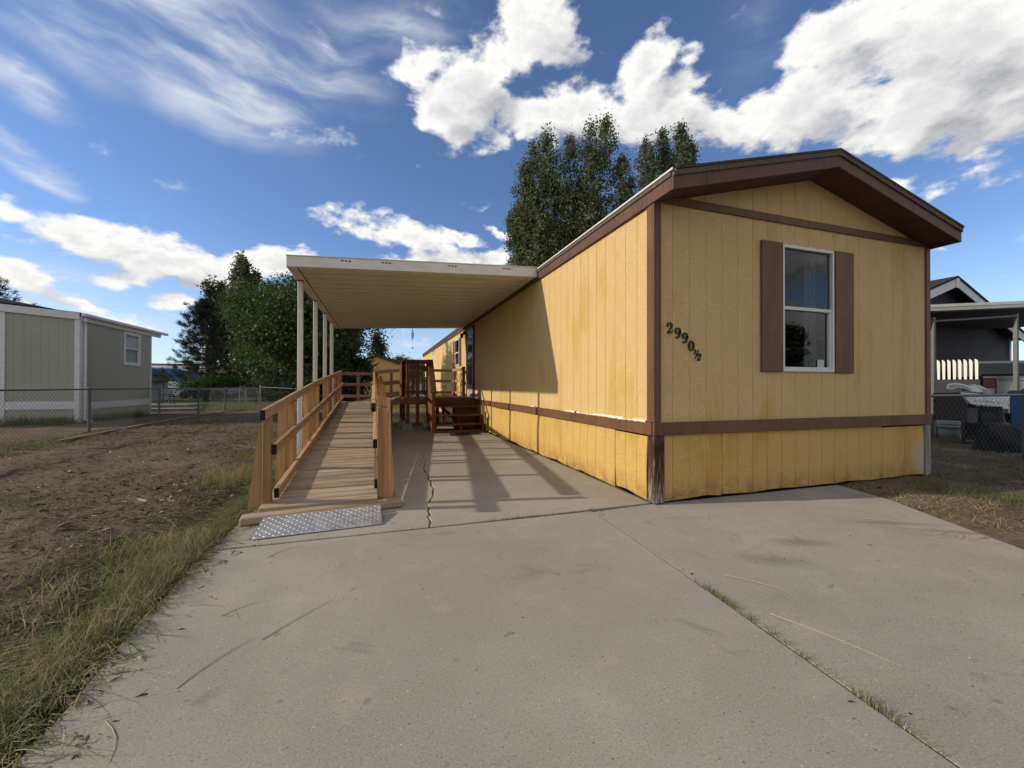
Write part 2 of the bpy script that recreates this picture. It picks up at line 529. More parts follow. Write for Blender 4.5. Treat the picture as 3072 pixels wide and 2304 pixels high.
def concrete_mat():
    m, nt, b = new_mat('concrete', 0.9, 0.2)
    p = pos(nt)
    big = nt.noise(p, 0.8, 6, 0.62, 0.5)
    c = nt.mix(nt.rng(big, 0.3, 0.7), (0.258, 0.236, 0.200), (0.350, 0.325, 0.280))
    mid = nt.noise(p, 3.4, 6, 0.68, 0.6)
    c = nt.mix(nt.rng(mid, 0.30, 0.50, 0.32, 0), c, (0.235, 0.215, 0.17))
    c = nt.mix(nt.rng(mid, 0.56, 0.72, 0, 0.35), c, (0.44, 0.40, 0.34))
    blot = nt.noise(nt.mapping(p, loc=(3, 7, 0)), 2.1, 4, 0.6, 1.2)
    c = nt.mix(nt.rng(blot, 0.60, 0.72, 0, 0.40, True), c, (0.15, 0.135, 0.11))
    drip = nt.noise(nt.mapping(p, loc=(1, 2, 0)), 9, 2, 0.5)
    c = nt.mix(nt.rng(drip, 0.70, 0.76, 0, 0.5, True), c, (0.12, 0.10, 0.085))
    # broom streaks
    br = nt.noise(nt.mapping(p, rot=(0, 0, 0.1), scale=(3, 90, 1)), 1, 3, 0.6)
    c = nt.mix(nt.rng(br, 0.35, 0.7, 0.14, 0), c, (0.2, 0.175, 0.14))
    # exposed sand and aggregate
    s1 = nt.noise(p, 125, 2, 0.6)
    s2 = nt.noise(p, 52, 3, 0.7)
    c = nt.mix(nt.rng(s1, 0.58, 0.70, 0, 0.7), c, (0.11, 0.095, 0.075))
    c = nt.mix(nt.rng(s2, 0.62, 0.72, 0, 0.45), c, (0.13, 0.11, 0.085))
    c = nt.mix(nt.rng(s1, 0.30, 0.40, 0.5, 0), c, (0.50, 0.46, 0.39))
    vd = nt.voronoi(p, 33)
    vr = nt.n('ShaderNodeTexVoronoi')
    nt.put(vr.inputs['Vector'], p)
    vr.inputs['Scale'].default_value = 33
    vc = nt.sep(vr.outputs['Color'])[0]
    peb = nt.math('MULTIPLY', nt.rng(vd, 0.10, 0.16, 1, 0), nt.rng(vc, 0.84, 0.87, 0, 0.85))
    c = nt.mix(peb, c, (0.10, 0.085, 0.07))
    peb2 = nt.math('MULTIPLY', nt.rng(vd, 0.09, 0.14, 1, 0), nt.rng(vc, 0.1, 0.13, 0.7, 0))
    c = nt.mix(peb2, c, (0.56, 0.52, 0.45))
    # tyre scuffs: short parallel dark dashes in a few spots
    tread = nt.n('ShaderNodeTexWave')
    nt.put(tread.inputs['Vector'], nt.mapping(p, rot=(0, 0, -0.25), scale=(1, 1, 1)))
    tread.inputs['Scale'].default_value = 13.0
    tread.inputs['Distortion'].default_value = 5.0
    tread.inputs['Detail'].default_value = 3
    acc = None
    for (x, y, sx, sy, rot, wgt) in [(0.42, -1.12, 0.30, 0.10, -0.4, 0.8), (-0.06, -1.28, 0.34, 0.13, -0.55, 0.7), (1.55, -1.05, 0.5, 0.05, -0.45, 0.8),
                                     (1.75, -1.32, 0.45, 0.05, -0.55, 0.8), (-1.62, -1.0, 0.22, 0.10, 0.1, 0.3)]:
        gq = nt.n('ShaderNodeTexGradient', gradient_type='SPHERICAL')
        nt.put(gq.inputs[0], nt.mapping(p, (x, y, 0), (0, 0, rot), (sx, sy, 1), 'TEXTURE'))
        v = nt.math('MULTIPLY', gq.outputs['Fac'], wgt)
        acc = v if acc is None else nt.math('MAXIMUM', acc, v)
    tm = nt.math('MULTIPLY', nt.rng(tread.outputs['Fac'], 0.35, 0.75), acc)
    c = nt.mix(nt.math('MULTIPLY', tm, 1.3, clamp=True), c, (0.09, 0.08, 0.07))
    # reddish swirl of old paint near the right edge
    gp = nt.n('ShaderNodeTexGradient', gradient_type='SPHERICAL')
    nt.put(gp.inputs[0], nt.mapping(p, (1.75, -1.42, 0), (0, 0, -0.5), (0.5, 0.14, 1), 'TEXTURE'))
    sw = nt.rng(nt.noise(nt.mapping(p, scale=(3, 9, 1)), 2.0, 3, 0.5, 2.5), 0.52, 0.56)
    c = nt.mix(nt.math('MULTIPLY', nt.math('MULTIPLY', sw, gp.outputs['Fac']), 1.2, clamp=True), c, (0.24, 0.13, 0.10))
    nt.put(b.inputs['Base Color'], c)
    h = nt.math('ADD', nt.math('MULTIPLY', s2, 0.9), nt.math('MULTIPLY', s1, 0.6))
    h = nt.math('ADD', h, nt.math('MULTIPLY', mid, 1.2))
    nt.put(b.inputs['Normal'], nt.bump(h, 0.3, 0.003))


concrete_mat()


def dirt_mat(name, dark, mid, light, straw=0.3):
    m, nt, b = new_mat(name, 0.95, 0.15)
    p = pos(nt)
    n = nt.noise(p, 1.1, 6, 0.65, 0.4)
    n2 = nt.noise(p, 14, 6, 0.7)
    c = nt.ramp(nt.math('ADD', nt.math('MULTIPLY', n, 0.6), nt.math('MULTIPLY', n2, 0.4)), [(0.36, dark), (0.5, mid), (0.64, light)])
    fl = nt.rng(nt.noise(nt.mapping(p, scale=(30, 90, 1), rot=(0, 0, 0.4)), 1, 3, 0.6), 0.62, 0.7, 0, straw)
    c = nt.mix(fl, c, (0.30, 0.24, 0.15))
    nt.put(b.inputs['Base Color'], c)
    nt.put(b.inputs['Normal'], nt.bump(nt.math('ADD', n2, nt.noise(p, 60, 4, 0.7)), 0.7, 0.014))


dirt_mat('dirt', (0.060, 0.043, 0.030), (0.115, 0.084, 0.059), (0.18, 0.138, 0.100))
dirt_mat('dirt_far', (0.09, 0.075, 0.05), (0.15, 0.125, 0.085), (0.22, 0.19, 0.13))


def lawn_mat():
    m, nt, b = new_mat('lawn_green', 0.95, 0.1)
    p = pos(nt)
    n = nt.noise(p, 0.5, 6, 0.7)
    n2 = nt.noise(p, 12, 5, 0.7)
    c = nt.ramp(nt.math('ADD', nt.math('MULTIPLY', n, 0.55), nt.math('MULTIPLY', n2, 0.45)), [(0.35, (0.035, 0.06, 0.015)), (0.52, (0.075, 0.11, 0.03)), (0.68, (0.16, 0.16, 0.06))])
    nt.put(b.inputs['Base Color'], c)
    nt.put(b.inputs['Normal'], nt.bump(n2, 0.9, 0.04))


lawn_mat()


def attr_mat(name, stops, rough=0.7, spec=0.2, transl=0.0):
    """colour from the per-face attribute «tone»"""
    m, nt, b = new_mat(name, rough, spec)
    a = nt.n('ShaderNodeAttribute')
    a.attribute_name = 'tone'
    c = nt.ramp(a.outputs['Fac'], stops)
    nt.put(b.inputs['Base Color'], c)
    if transl:
        t = nt.n('ShaderNodeBsdfTranslucent')
        nt.put(t.inputs[0], c)
        mx = nt.n('ShaderNodeMixShader')
        mx.inputs[0].default_value = transl
        nt.put(mx.inputs[1], b.outputs[0])
        nt.put(mx.inputs[2], t.outputs[0])
        nt.put(nt.t.nodes['Material Output'].inputs[0], mx.outputs[0])


attr_mat('grass_blades', [(0.0, (0.045, 0.078, 0.018)), (0.40, (0.11, 0.15, 0.042)), (0.62, (0.30, 0.26, 0.12)), (1.0, (0.56, 0.47, 0.29))], 0.65, 0.15, 0.3)
attr_mat('litter', [(0.0, (0.03, 0.024, 0.016)), (0.45, (0.085, 0.062, 0.040)), (0.72, (0.105, 0.11, 0.05)), (0.90, (0.25, 0.20, 0.12)), (1.0, (0.50, 0.45, 0.36))], 0.85)
attr_mat('leaf_poplar', [(0.0, (0.055, 0.074, 0.034)), (0.5, (0.125, 0.15, 0.075)), (0.85, (0.19, 0.215, 0.12)), (1.0, (0.27, 0.29, 0.2))], 0.55, 0.2, 0.3)
attr_mat('leaf_locust', [(0.0, (0.026, 0.052, 0.013)), (0.5, (0.055, 0.100, 0.022)), (1.0, (0.105, 0.16, 0.036))], 0.7, 0.1, 0.3)
attr_mat('leaf_round', [(0.0, (0.026, 0.048, 0.018)), (0.6, (0.058, 0.09, 0.034)), (0.92, (0.10, 0.135, 0.06)), (1.0, (0.19, 0.21, 0.13))], 0.6, 0.15, 0.3)
attr_mat('needles', [(0.0, (0.022, 0.034, 0.022)), (0.6, (0.045, 0.060, 0.040)), (1.0, (0.11, 0.092, 0.062))], 0.7, 0.15, 0.1)
attr_mat('leaf_greygreen', [(0.0, (0.045, 0.06, 0.042)), (1.0, (0.11, 0.13, 0.095))], 0.7, 0.1, 0.2)

# ------------------------------------------------------------------ building blocks
def mesh_np(name, verts, tris, mat, tone=None, smooth=False):
    verts = np.asarray(verts, np.float32)
    tris = np.asarray(tris, np.int32)
    me = bpy.data.meshes.new(name)
    me.vertices.add(len(verts))
    me.vertices.foreach_set('co', verts.ravel())
    me.loops.add(tris.size)
    me.loops.foreach_set('vertex_index', tris.ravel())
    me.polygons.add(len(tris))
    k = tris.shape[1]
    me.polygons.foreach_set('loop_start', np.arange(0, tris.size, k, dtype=np.int32))
    me.polygons.foreach_set('loop_total', np.full(len(tris), k, np.int32))
    if smooth:
        me.polygons.foreach_set('use_smooth', np.ones(len(tris), bool))
    me.update(calc_edges=True)
    if tone is not None:
        at = me.attributes.new('tone', 'FLOAT', 'FACE')
        at.data.foreach_set('value', np.asarray(tone, np.float32))
    me.materials.append(MATS[mat])
    return me


def link(name, me, parent=None):
    o = bpy.data.objects.new(name, me)
    COL.objects.link(o)
    if parent is not None:
        o.parent = parent
    return o


def tag(o, label=None, cat=None, group=None, kind=None):
    for k, v in (('label', label), ('category', cat), ('group', group), ('kind', kind)):
        if v:
            o[k] = v
    return o


ORIGIN = {}


def thing(name, label, cat, loc=(0, 0, 0), group=None):
    o = bpy.data.objects.new(name, None)
    o.empty_display_size = 0.2
    COL.objects.link(o)
    o.location = loc
    ORIGIN[o.name] = Vector(loc)
    return tag(o, label, cat, group)


def base_of(parent):
    """world position of a parent whose chain holds only translations"""
    v = Vector((0, 0, 0))
    while parent is not None:
        v += parent.location
        parent = parent.parent
    return v


_sg = [(x, y, z) for x in (-1, 1) for y in (-1, 1) for z in (-1, 1)]
_cv = [(s, a) for s in _sg for a in range(3)]
_ci = {v: i for i, v in enumerate(_cv)}


def _chamfer_faces():
    F = []
    for a in range(3):
        b_, c_ = [i for i in range(3) if i != a]
        for s in (-1, 1):
            q = []
            for (sb, sc_) in ((-1, -1), (1, -1), (1, 1), (-1, 1)):
                t = [0, 0, 0]
                t[a], t[b_], t[c_] = s, sb, sc_
                q.append(_ci[(tuple(t), a)])
            F.append(q)
    for a in range(3):                       # edges along axis a
        b_, c_ = [i for i in range(3) if i != a]
        for sb in (-1, 1):
            for sc_ in (-1, 1):
                t0, t1 = [0, 0, 0], [0, 0, 0]
                t0[a], t1[a] = -1, 1
                for t in (t0, t1):
                    t[b_], t[c_] = sb, sc_
                F.append([_ci[(tuple(t0), b_)], _ci[(tuple(t1), b_)], _ci[(tuple(t1), c_)], _ci[(tuple(t0), c_)]])
    for s in _sg:
        F.append([_ci[(s, 0)], _ci[(s, 1)], _ci[(s, 2)]])
    pts = [Vector(s) - Vector([0 if i == a else s[i] * 0.2 for i in range(3)]) for (s, a) in _cv]
    out = []
    for f in F:
        n = (pts[f[1]] - pts[f[0]]).cross(pts[f[2]] - pts[f[0]])
        c = sum((pts[i] for i in f), Vector()) / len(f)
        out.append(f if n.dot(c) > 0 else f[::-1])
    return out


_CF = _chamfer_faces()
_cache = {}


def chamfer_verts(dx, dy, dz, b):
    b = min(b, dx * 0.4, dy * 0.4, dz * 0.4)
    h = (dx / 2, dy / 2, dz / 2)
    return [tuple(s[i] * (h[i] - (0 if i == a else b)) for i in range(3)) for (s, a) in _cv]


def box_mesh(name, dims, mat, b=0.004):
    key = (tuple(round(d, 4) for d in dims), mat, round(b, 4))
    if key not in _cache:
        me = bpy.data.meshes.new(name)
        me.from_pydata(chamfer_verts(*dims, b), [], _CF)
        me.materials.append(MATS[mat])
        _cache[key] = me
    return _cache[key]


def frame(x, up=(0, 0, 1)):
    x = Vector(x).normalized()
    up = Vector(up)
    y = up.cross(x)
    if y.length < 1e-5:
        y = Vector((0, 1, 0))
    y.normalize()
    z = x.cross(y)
    return Matrix((x, y, z)).transposed()


def board(name, mat, parent, p0, p1, wy, wz, up=(0, 0, 1), b=0.004):
    """a board from p0 to p1: wz thick along «up», wy across"""
    p0, p1 = Vector(p0), Vector(p1)
    L = (p1 - p0).length
    o = link(name, box_mesh(name, (L, wy, wz), mat, b), parent)
    m = frame(p1 - p0, up).to_4x4()
    m.translation = (p0 + p1) / 2 - base_of(parent)
    o.matrix_local = m
    return o


def box(name, mat, parent, lo, hi, b=0.004):
    """axis-aligned box with its long side along the object's x axis"""
    lo, hi = Vector(lo), Vector(hi)
    d, c = hi - lo, (lo + hi) / 2
    a = max(range(3), key=lambda i: d[i])
    p0, p1 = c.copy(), c.copy()
    p0[a], p1[a] = lo[a], hi[a]
    if a == 0:
        return board(name, mat, parent, p0, p1, d.y, d.z, (0, 0, 1), b)
    if a == 1:
        return board(name, mat, parent, p0, p1, d.x, d.z, (0, 0, 1), b)
    return board(name, mat, parent, p0, p1, d.y, d.x, (1, 0, 0), b)


class MB:
    """collects geometry in world coordinates into one mesh object"""
    def __init__(self):
        self.v, self.f, self.mi = [], [], []

    def add(self, verts, faces, mi=0):
        n = len(self.v)
        self.v += [tuple(x) for x in verts]
        self.f += [[i + n for i in f] for f in faces]
        self.mi += [mi] * len(faces)
        return self

    def box(self, lo, hi, b=0.003, mi=0):
        lo, hi = Vector(lo), Vector(hi)
        c = (lo + hi) / 2
        return self.add([Vector(v) + c for v in chamfer_verts(*(hi - lo), b)], _CF, mi)

    def bar(self, p0, p1, wy, wz, up=(0, 0, 1), b=0.002, mi=0):
        p0, p1 = Vector(p0), Vector(p1)
        m, c = frame(p1 - p0, up), (p0 + p1) / 2
        return self.add([m @ Vector(v) + c for v in chamfer_verts((p1 - p0).length, wy, wz, b)], _CF, mi)

    def tube(self, pts, r, n=8, mi=0, caps=True):
        pts = [Vector(p) for p in pts]
        rs = r if isinstance(r, (list, tuple)) else [r] * len(pts)
        V, F = [], []
        for i, p in enumerate(pts):
            t = (pts[min(i + 1, len(pts) - 1)] - pts[max(i - 1, 0)])
            fr = frame(t, (0, 0, 1) if abs(t.normalized().z) < 0.95 else (1, 0, 0))
            for k in range(n):
                a = 2 * math.pi * k / n
                V.append(p + fr @ Vector((0, math.cos(a) * rs[i], math.sin(a) * rs[i])))
        for i in range(len(pts) - 1):
            for k in range(n):
                F.append([i * n + k, i * n + (k + 1) % n, (i + 1) * n + (k + 1) % n, (i + 1) * n + k])
        if caps:
            F.append(list(range(n))[::-1])
            F.append([(len(pts) - 1) * n + k for k in range(n)])
        return self.add(V, F, mi)

    def lathe(self, c, prof, n=20, mi=0):
        c = Vector(c)
        V, F = [], []
        for (r, z) in prof:
            for k in range(n):
                a = 2 * math.pi * k / n
                V.append(c + Vector((math.cos(a) * r, math.sin(a) * r, z)))
        for i in range(len(prof) - 1):
            for k in range(n):
                F.append([i * n + k, i * n + (k + 1) % n, (i + 1) * n + (k + 1) % n, (i + 1) * n + k])
        F.append(list(range(n))[::-1])
        F.append([(len(prof) - 1) * n + k for k in range(n)])
        return self.add(V, F, mi)

    def prism(self, poly, e0, e1, mi=0):
        """closed polygon (list of 3d points) swept by the vector e1 - e0"""
        e0, e1 = Vector(e0), Vector(e1)
        n = len(poly)
        V = [Vector(p) + e0 for p in poly] + [Vector(p) + e1 for p in poly]
        F = [[i, (i + 1) % n, (i + 1) % n + n, i + n] for i in range(n)] + [list(range(n))[::-1], [i + n for i in range(n)]]
        return self.add(V, F, mi)

    def build(self, name, mats, parent=None, smooth=False):
        if isinstance(mats, str):
            mats = [mats]
        c = base_of(parent)
        me = bpy.data.meshes.new(name)
        me.from_pydata([(x - c.x, y - c.y, z - c.z) for (x, y, z) in self.v], [], self.f)
        for m in mats:
            me.materials.append(MATS[m])
        if len(mats) > 1:
            me.polygons.foreach_set('material_index', self.mi)
        if smooth:
            me.polygons.foreach_set('use_smooth', [True] * len(me.polygons))
        me.update()
        return link(name, me, parent)


# ------------------------------------------------------------------ ground and slabs
def structure(o):
    o['kind'] = 'structure'
    return o


def val_noise(x, y, s, seed=0):
    """smooth value noise on arrays"""
    q = np.random.default_rng(seed).random((64, 64))
    X, Y = x * s, y * s
    xi, yi = np.floor(X).astype(int), np.floor(Y).astype(int)
    fx, fy = X - xi, Y - yi
    fx, fy = fx * fx * (3 - 2 * fx), fy * fy * (3 - 2 * fy)
    a, b_ = q[xi % 64, yi % 64], q[(xi + 1) % 64, yi % 64]
    c, d = q[xi % 64, (yi + 1) % 64], q[(xi + 1) % 64, (yi + 1) % 64]
    return (a * (1 - fx) + b_ * fx) * (1 - fy) + (c * (1 - fx) + d * fx) * fy


def grid_sheet(name, x0, x1, y0, y1, step, zf, mat):
    nx, ny = int((x1 - x0) / step) + 1, int((y1 - y0) / step) + 1
    X, Y = np.meshgrid(np.linspace(x0, x1, nx), np.linspace(y0, y1, ny), indexing='ij')
    Z = zf(X, Y)
    V = np.stack([X, Y, Z], -1).reshape(-1, 3)
    i = np.arange(nx * ny).reshape(nx, ny)
    F = np.stack([i[:-1, :-1], i[1:, :-1], i[1:, 1:], i[:-1, 1:]], -1).reshape(-1, 4)
    return structure(link(name, mesh_np(name, V, F, mat, smooth=True)))


gm = MB().add([(-900, -900, -0.09), (900, -900, -0.09), (900, 900, -0.09), (-900, 900, -0.09)], [[0, 1, 2, 3]])
structure(gm.build('ground', 'dirt_far'))


def left_z(X, Y):
    z = -0.05 + 0.055 * val_noise(X, Y, 1.3, 1) + 0.035 * val_noise(X, Y, 3.7, 2) + 0.015 * val_noise(X, Y, 11, 3)
    edge = np.clip((-3.62 - X) / 0.35, 0, 1)
    return z * edge - 0.05 * (1 - edge) - 0.01


def right_z(X, Y):
    ex = np.interp(Y, [-9, -4.2, -2.7, -1.69, -1.17, -0.57, 0.02, 0.3], [0.0, 0.6, 1.2, 1.76, 2.03, 2.36, 2.52, 2.7])
    t = np.clip((X - ex - 0.03) / 0.35, 0, 1)
    z = -0.03 + 0.05 * val_noise(X, Y, 1.5, 5) + 0.04 * val_noise(X, Y, 4.3, 6) + 0.015 * val_noise(X, Y, 11, 7)
    return z * t + (1 - t) * np.where(X < ex - 0.06, -0.085, -0.018)


grid_sheet('yard_soil', -14.2, -3.4, -4.0, 20.0, 0.06, left_z, 'dirt')
grid_sheet('side_yard_soil', 1.0, 13.5, -4.5, 9.0, 0.07, right_z, 'dirt')


def back_z(X, Y):
    return -0.05 + 0.03 * val_noise(X, Y, 1.1, 8)


grid_sheet('back_yard_soil', -3.4, 0.0, 9.15, 20.0, 0.12, back_z, 'dirt_far')


def lawn_z(X, Y):
    return -0.03 + 0.05 * val_noise(X, Y, 0.7, 9)


grid_sheet('lawn', -22.0, -7.2, 19.6, 38.0, 0.4, lawn_z, 'lawn_green')


def slab(name, poly, parent, top=0.0, thick=0.12, bev=0.005):
    """concrete slab with a rounded arris; poly counter-clockwise"""
    n = len(poly)
    P2 = [Vector(p) for p in poly]
    inn = []
    for i in range(n):
        a, b_, c = P2[i - 1], P2[i], P2[(i + 1) % n]
        e0, e1 = (b_ - a).normalized(), (c - b_).normalized()
        n0, n1 = Vector((-e0.y, e0.x)), Vector((-e1.y, e1.x))
        m = (n0 + n1)
        m = m / max(m.length_squared / 2, 0.25) if m.length > 1e-6 else n0
        inn.append(b_ + m * bev)
    V = [(p.x, p.y, top) for p in inn] + [(p.x, p.y, top - bev * 0.8) for p in P2] + [(p.x, p.y, top - thick) for p in P2]
    F = [list(range(n))]
    for k in (0, 1):
        for i in range(n):
            j = (i + 1) % n
            F.append([k * n + i, (k + 1) * n + i, (k + 1) * n + j, k * n + j])
    return MB().add(V, F).build(name, 'concrete', parent)


drive = bpy.data.objects.new('driveway', None)
COL.objects.link(drive)
drive['kind'] = 'structure'
drive.location = (-1, 0, 0)


def jag(p0, p1, n, amp, seed):
    q = random.Random(seed)
    out = []
    for i in range(1, n):
        t = i / n
        out.append((p0[0] + (p1[0] - p0[0]) * t + q.uniform(-amp, amp), p0[1] + (p1[1] - p0[1]) * t + q.uniform(-amp, amp)))
    return out


crack = [(-2.112, 0.012), (-2.085, 0.16), (-2.098, 0.27), (-2.07, 0.33), (-2.072, 0.45), (-2.05, 0.56), (-2.066, 0.66), (-2.03, 0.72), (-2.0, 0.84), (-1.965, 0.95), (-1.952, 1.10), (-1.925, 1.24),
         (-1.935, 1.40), (-1.915, 1.56), (-1.93, 1.72), (-1.90, 1.95), (-1.925, 2.20), (-1.915, 2.42), (-1.88, 2.60), (-1.86, 2.85), (-1.81, 3.05), (-1.84, 3.25), (-1.80, 3.505)]
cr = random.Random(3)
cl, crr = [], []
for i, (x, y) in enumerate(crack):
    gpw = 0.004 + 0.006 * cr.random()
    if y > 2.4:
        gpw = 0.003
    cl.append((x - gpw, y))
    crr.append((x + gpw, y))
slab('slab', [(-3.58, 0.012)] + cl + [(-3.58, 3.505)], drive, bev=0.006)
slab('slab', crr[::-1] + [(-0.004, 0.012), (-0.004, 3.505)][::1] if False else [(-0.006, 3.505)] + crr[::-1] + [(-0.006, 0.045)], drive, bev=0.006)
slab('slab', [(-3.58, 3.525), (-1.25, 3.525), (-1.25, 9.12), (-3.58, 9.12)], drive)
slab('slab', [(-1.235, 3.525), (-0.006, 3.525), (-0.006, 9.12), (-1.235, 9.12)], drive)
edgeL = [(-3.605, -0.012), (-3.60, -0.28), (-3.57, -0.62), (-3.575, -0.9), (-3.54, -1.2), (-3.515, -1.5), (-3.515, -1.8), (-3.53, -2.6), (-3.54, -5.0), (-3.55, -9)]
jointR = [(-0.665, -0.02), (-0.70, -0.55), (-0.745, -1.2), (-0.79, -1.75), (-0.835, -2.25), (-0.872, -2.7), (-0.98, -4.2), (-1.3, -9)]
slab('slab', edgeL + [(x - 0.008, y) for x, y in jointR[::-1]], drive)
edgeR = [(2.52, 0.02), (2.36, -0.57), (2.03, -1.17), (1.76, -1.69), (1.2, -2.7), (0.6, -4.2), (0.0, -9)]
slab('slab', [(x + 0.006, y) for x, y in jointR] + edgeR[::-1] + [(0.06, 0.03)], drive, top=-0.007)
jd = MB().box((-3.58, -9, -0.09), (2.4, 0.4, -0.034), 0.001)
jd.box((-3.56, 0.39, -0.09), (-0.01, 9.1, -0.016), 0.001)
jf = jd.build('joint_soil', 'dirt', drive)

# ------------------------------------------------------------------ the yellow mobile home
W, LEN = 4.14, 21.6
Z_B0, Z_B1, Z_T = 0.65, 0.775, 2.875
home = thing('mobile_home', 'yellow mobile home with brown trim, shutters and house number 2990 1/2', 'mobile home', (2.07, 10.8, 0))


def profile_points(u0, u1, grooves, holes=()):
    pts = [(u0, 0.006), (u0 + 0.005, 0.0)]
    for gq in grooves:
        if u0 + 0.02 < gq < u1 - 0.02:
            pts += [(gq - 0.0045, 0), (gq - 0.0025, 0.0045), (gq + 0.0025, 0.0045), (gq + 0.0045, 0)]
    pts += [(u1 - 0.005, 0.0), (u1, 0.006)]
    for h in holes:
        for e in (h[0], h[1]):
            if u0 < e < u1:
                pts.append((e, 0.0))
    return sorted(set(pts))


def siding(name, mat, parent, to3d, u0, u1, z0, z1, grooves, holes=(), rows=1, warp=None, flip=False):
    """grooved sheet; to3d(u, depth, z) -> point, depth grows into the wall; z0/z1 may be functions of u"""
    f0 = z0 if callable(z0) else (lambda u: z0)
    f1 = z1 if callable(z1) else (lambda u: z1)
    pts = profile_points(u0, u1, grooves, holes)
    mb = MB()
    for (ua, da), (ub, db) in zip(pts[:-1], pts[1:]):
        if ub - ua < 1e-6:
            continue
        um = (ua + ub) / 2
        spans = [(f0, f1)]
        for h in holes:
            if h[0] - 1e-6 <= um <= h[1] + 1e-6:
                spans = [(f0, (lambda u, h=h: h[2])), ((lambda u, h=h: h[3]), f1)]
        for (g0, g1) in spans:
            for k in range(rows):
                q = []
                for (u, d, t) in ((ua, da, k / rows), (ub, db, k / rows), (ub, db, (k + 1) / rows), (ua, da, (k + 1) / rows)):
                    z = g0(u) + (g1(u) - g0(u)) * t
                    dd = d + (warp(u, t) if warp else 0.0)
                    q.append(to3d(u, dd, z))
                mb.add(q, [[0, 1, 2, 3] if not flip else [3, 2, 1, 0]])
    return mb.build(name, mat, parent)


front3 = lambda u, d, z: (u, d, z)
left3 = lambda u, d, z: (d, u, z)
GF = [0.2148 + 0.2032 * i for i in range(20)]
GL = [0.2677 + 0.2032 * i for i in range(106)]
fj = [0.03, GF[3], GF[9], GF[15], W - 0.03]
WIN = (1.637, 2.42, 1.285, 2.655)
soff = lambda u: 2.872 + 0.2634 * (u + 0.03) if u <= 2.07 else 2.872 + 0.2634 * (4.17 - u)
for a, b_ in zip(fj[:-1], fj[1:]):
    siding('siding_panel', 'yellow_siding', home, front3, a, b_, Z_B1 - 0.04, lambda u: soff(u) + 0.03, GF, [WIN] if a < WIN[1] and b_ > WIN[0] else ())
DOOR = (7.74, 8.60, 0.83, 2.76)
WINL = (9.99, 10.74, 1.80, 2.69)
VENT = (16.15, 17.2, 2.70, 2.885)
lj = [0.03] + [GL[2] + 1.2192 * i for i in range(17)] + [LEN]
for a, b_ in zip(lj[:-1], lj[1:]):
    hs = [h for h in (DOOR, WINL, VENT) if a < h[1] and b_ > h[0]]
    siding('siding_panel', 'yellow_siding', home, left3, a, b_, Z_B1 - 0.04, Z_T + 0.04, GL, hs, flip=True)


def skirt_warp(seed, amp):
    q = random.Random(seed)
    ph, k, b0 = q.uniform(0, 6), q.uniform(2.0, 4.0), q.uniform(0.4, 1.0)

    def f(u, t):
        return -amp * b0 * math.sin(math.pi * min(1, t * 1.02)) * (0.6 + 0.4 * math.sin(k * u + ph)) - amp * 0.5 * (1 - t) ** 4 * math.sin(5 * u + ph)
    return f


def ragged(seed, base, amp):
    q = np.random.default_rng(seed)
    ph = q.random(5) * 6

    def f(u):
        return base + amp * (0.5 * math.sin(7 * u + ph[0]) + 0.3 * math.sin(19 * u + ph[1]) + 0.25 * math.sin(43 * u + ph[2]))
    return f


sj = [0.115, GF[3], GF[9], GF[15], W - 0.09]
for i, (a, b_) in enumerate(zip(sj[:-1], sj[1:])):
    top = Z_B0 - 0.004 if i < 3 else 0.632
    siding('skirt_panel', 'yellow_skirt', home, lambda u, d, z: (u, d + 0.004, z), a + 0.003, b_ - 0.003, ragged(i, 0.022, 0.012), top, GF, (), 7, skirt_warp(i + 20, 0.010))
sjl = [0.10] + [GL[2] + 1.2192 * i for i in range(17)] + [LEN]
for i, (a, b_) in enumerate(zip(sjl[:-1], sjl[1:])):
    top = [0.632, 0.648, 0.64, 0.648][i % 4]
    siding('skirt_panel', 'yellow_skirt', home, lambda u, d, z: (d + 0.002, u, z), a + 0.004, b_ - 0.004, ragged(i + 40, 0.02, 0.014), top, GL, (), 7,
           skirt_warp(i + 60, 0.024 if i < 5 else 0.012), flip=True)
# right and rear walls, and the dark floor line inside
bw = MB()
bw.add([(W, 0.03, 0), (W, LEN, 0), (W, LEN, 2.9), (W, 0.03, 2.9)], [[0, 1, 2, 3]])
bw.add([(0, LEN, 0), (W, LEN, 0), (W, LEN, 2.9), (2.07, LEN, 3.43), (0, LEN, 2.9)], [[0, 1, 2, 3, 4]])
bw.build('rear_wall', 'yellow_siding', home)
MB().add([(0.06, 0.06, 0.6), (W - 0.05, 0.06, 0.6), (W - 0.05, LEN - 0.05, 0.6), (0.06, LEN - 0.05, 0.6)], [[0, 1, 2, 3]]).build('floor_deck', 'interior_dark', home)

# trim
box('corner_trim', 'brown_trim', home, (-0.018, 0.0, Z_B1), (0.006, 0.088, 2.90))
box('corner_trim', 'brown_trim', home, (-0.018, -0.022, Z_B1), (0.068, -0.001, 2.90))
box('corner_trim', 'brown_trim', home, (W - 0.062, -0.020, Z_B1), (W + 0.018, 0.0, 2.90))
box('corner_trim', 'brown_trim', home, (W - 0.002, 0.001, Z_B1), (W + 0.018, 0.09, 2.90))
box('belt_board', 'brown_trim', home, (-0.020, -0.030, Z_B0), (W + 0.022, -0.002, Z_B1))
yb = 0.0
for L_ in (3.05, 3.66, 3.66, 3.66, 3.66, 3.9):
    box('belt_board', 'brown_trim', home, (-0.026, yb + 0.003, Z_B0), (0.0, min(yb + L_, LEN), Z_B1 - 0.002))
    yb += L_
box('gable_band', 'brown_trim', home, (0.05, -0.020, 2.885), (W - 0.05, -0.002, 2.965))
box('skirt_post', 'weathered_post', home, (-0.010, -0.018, 0.004), (0.108, 0.085, Z_B0 - 0.004))
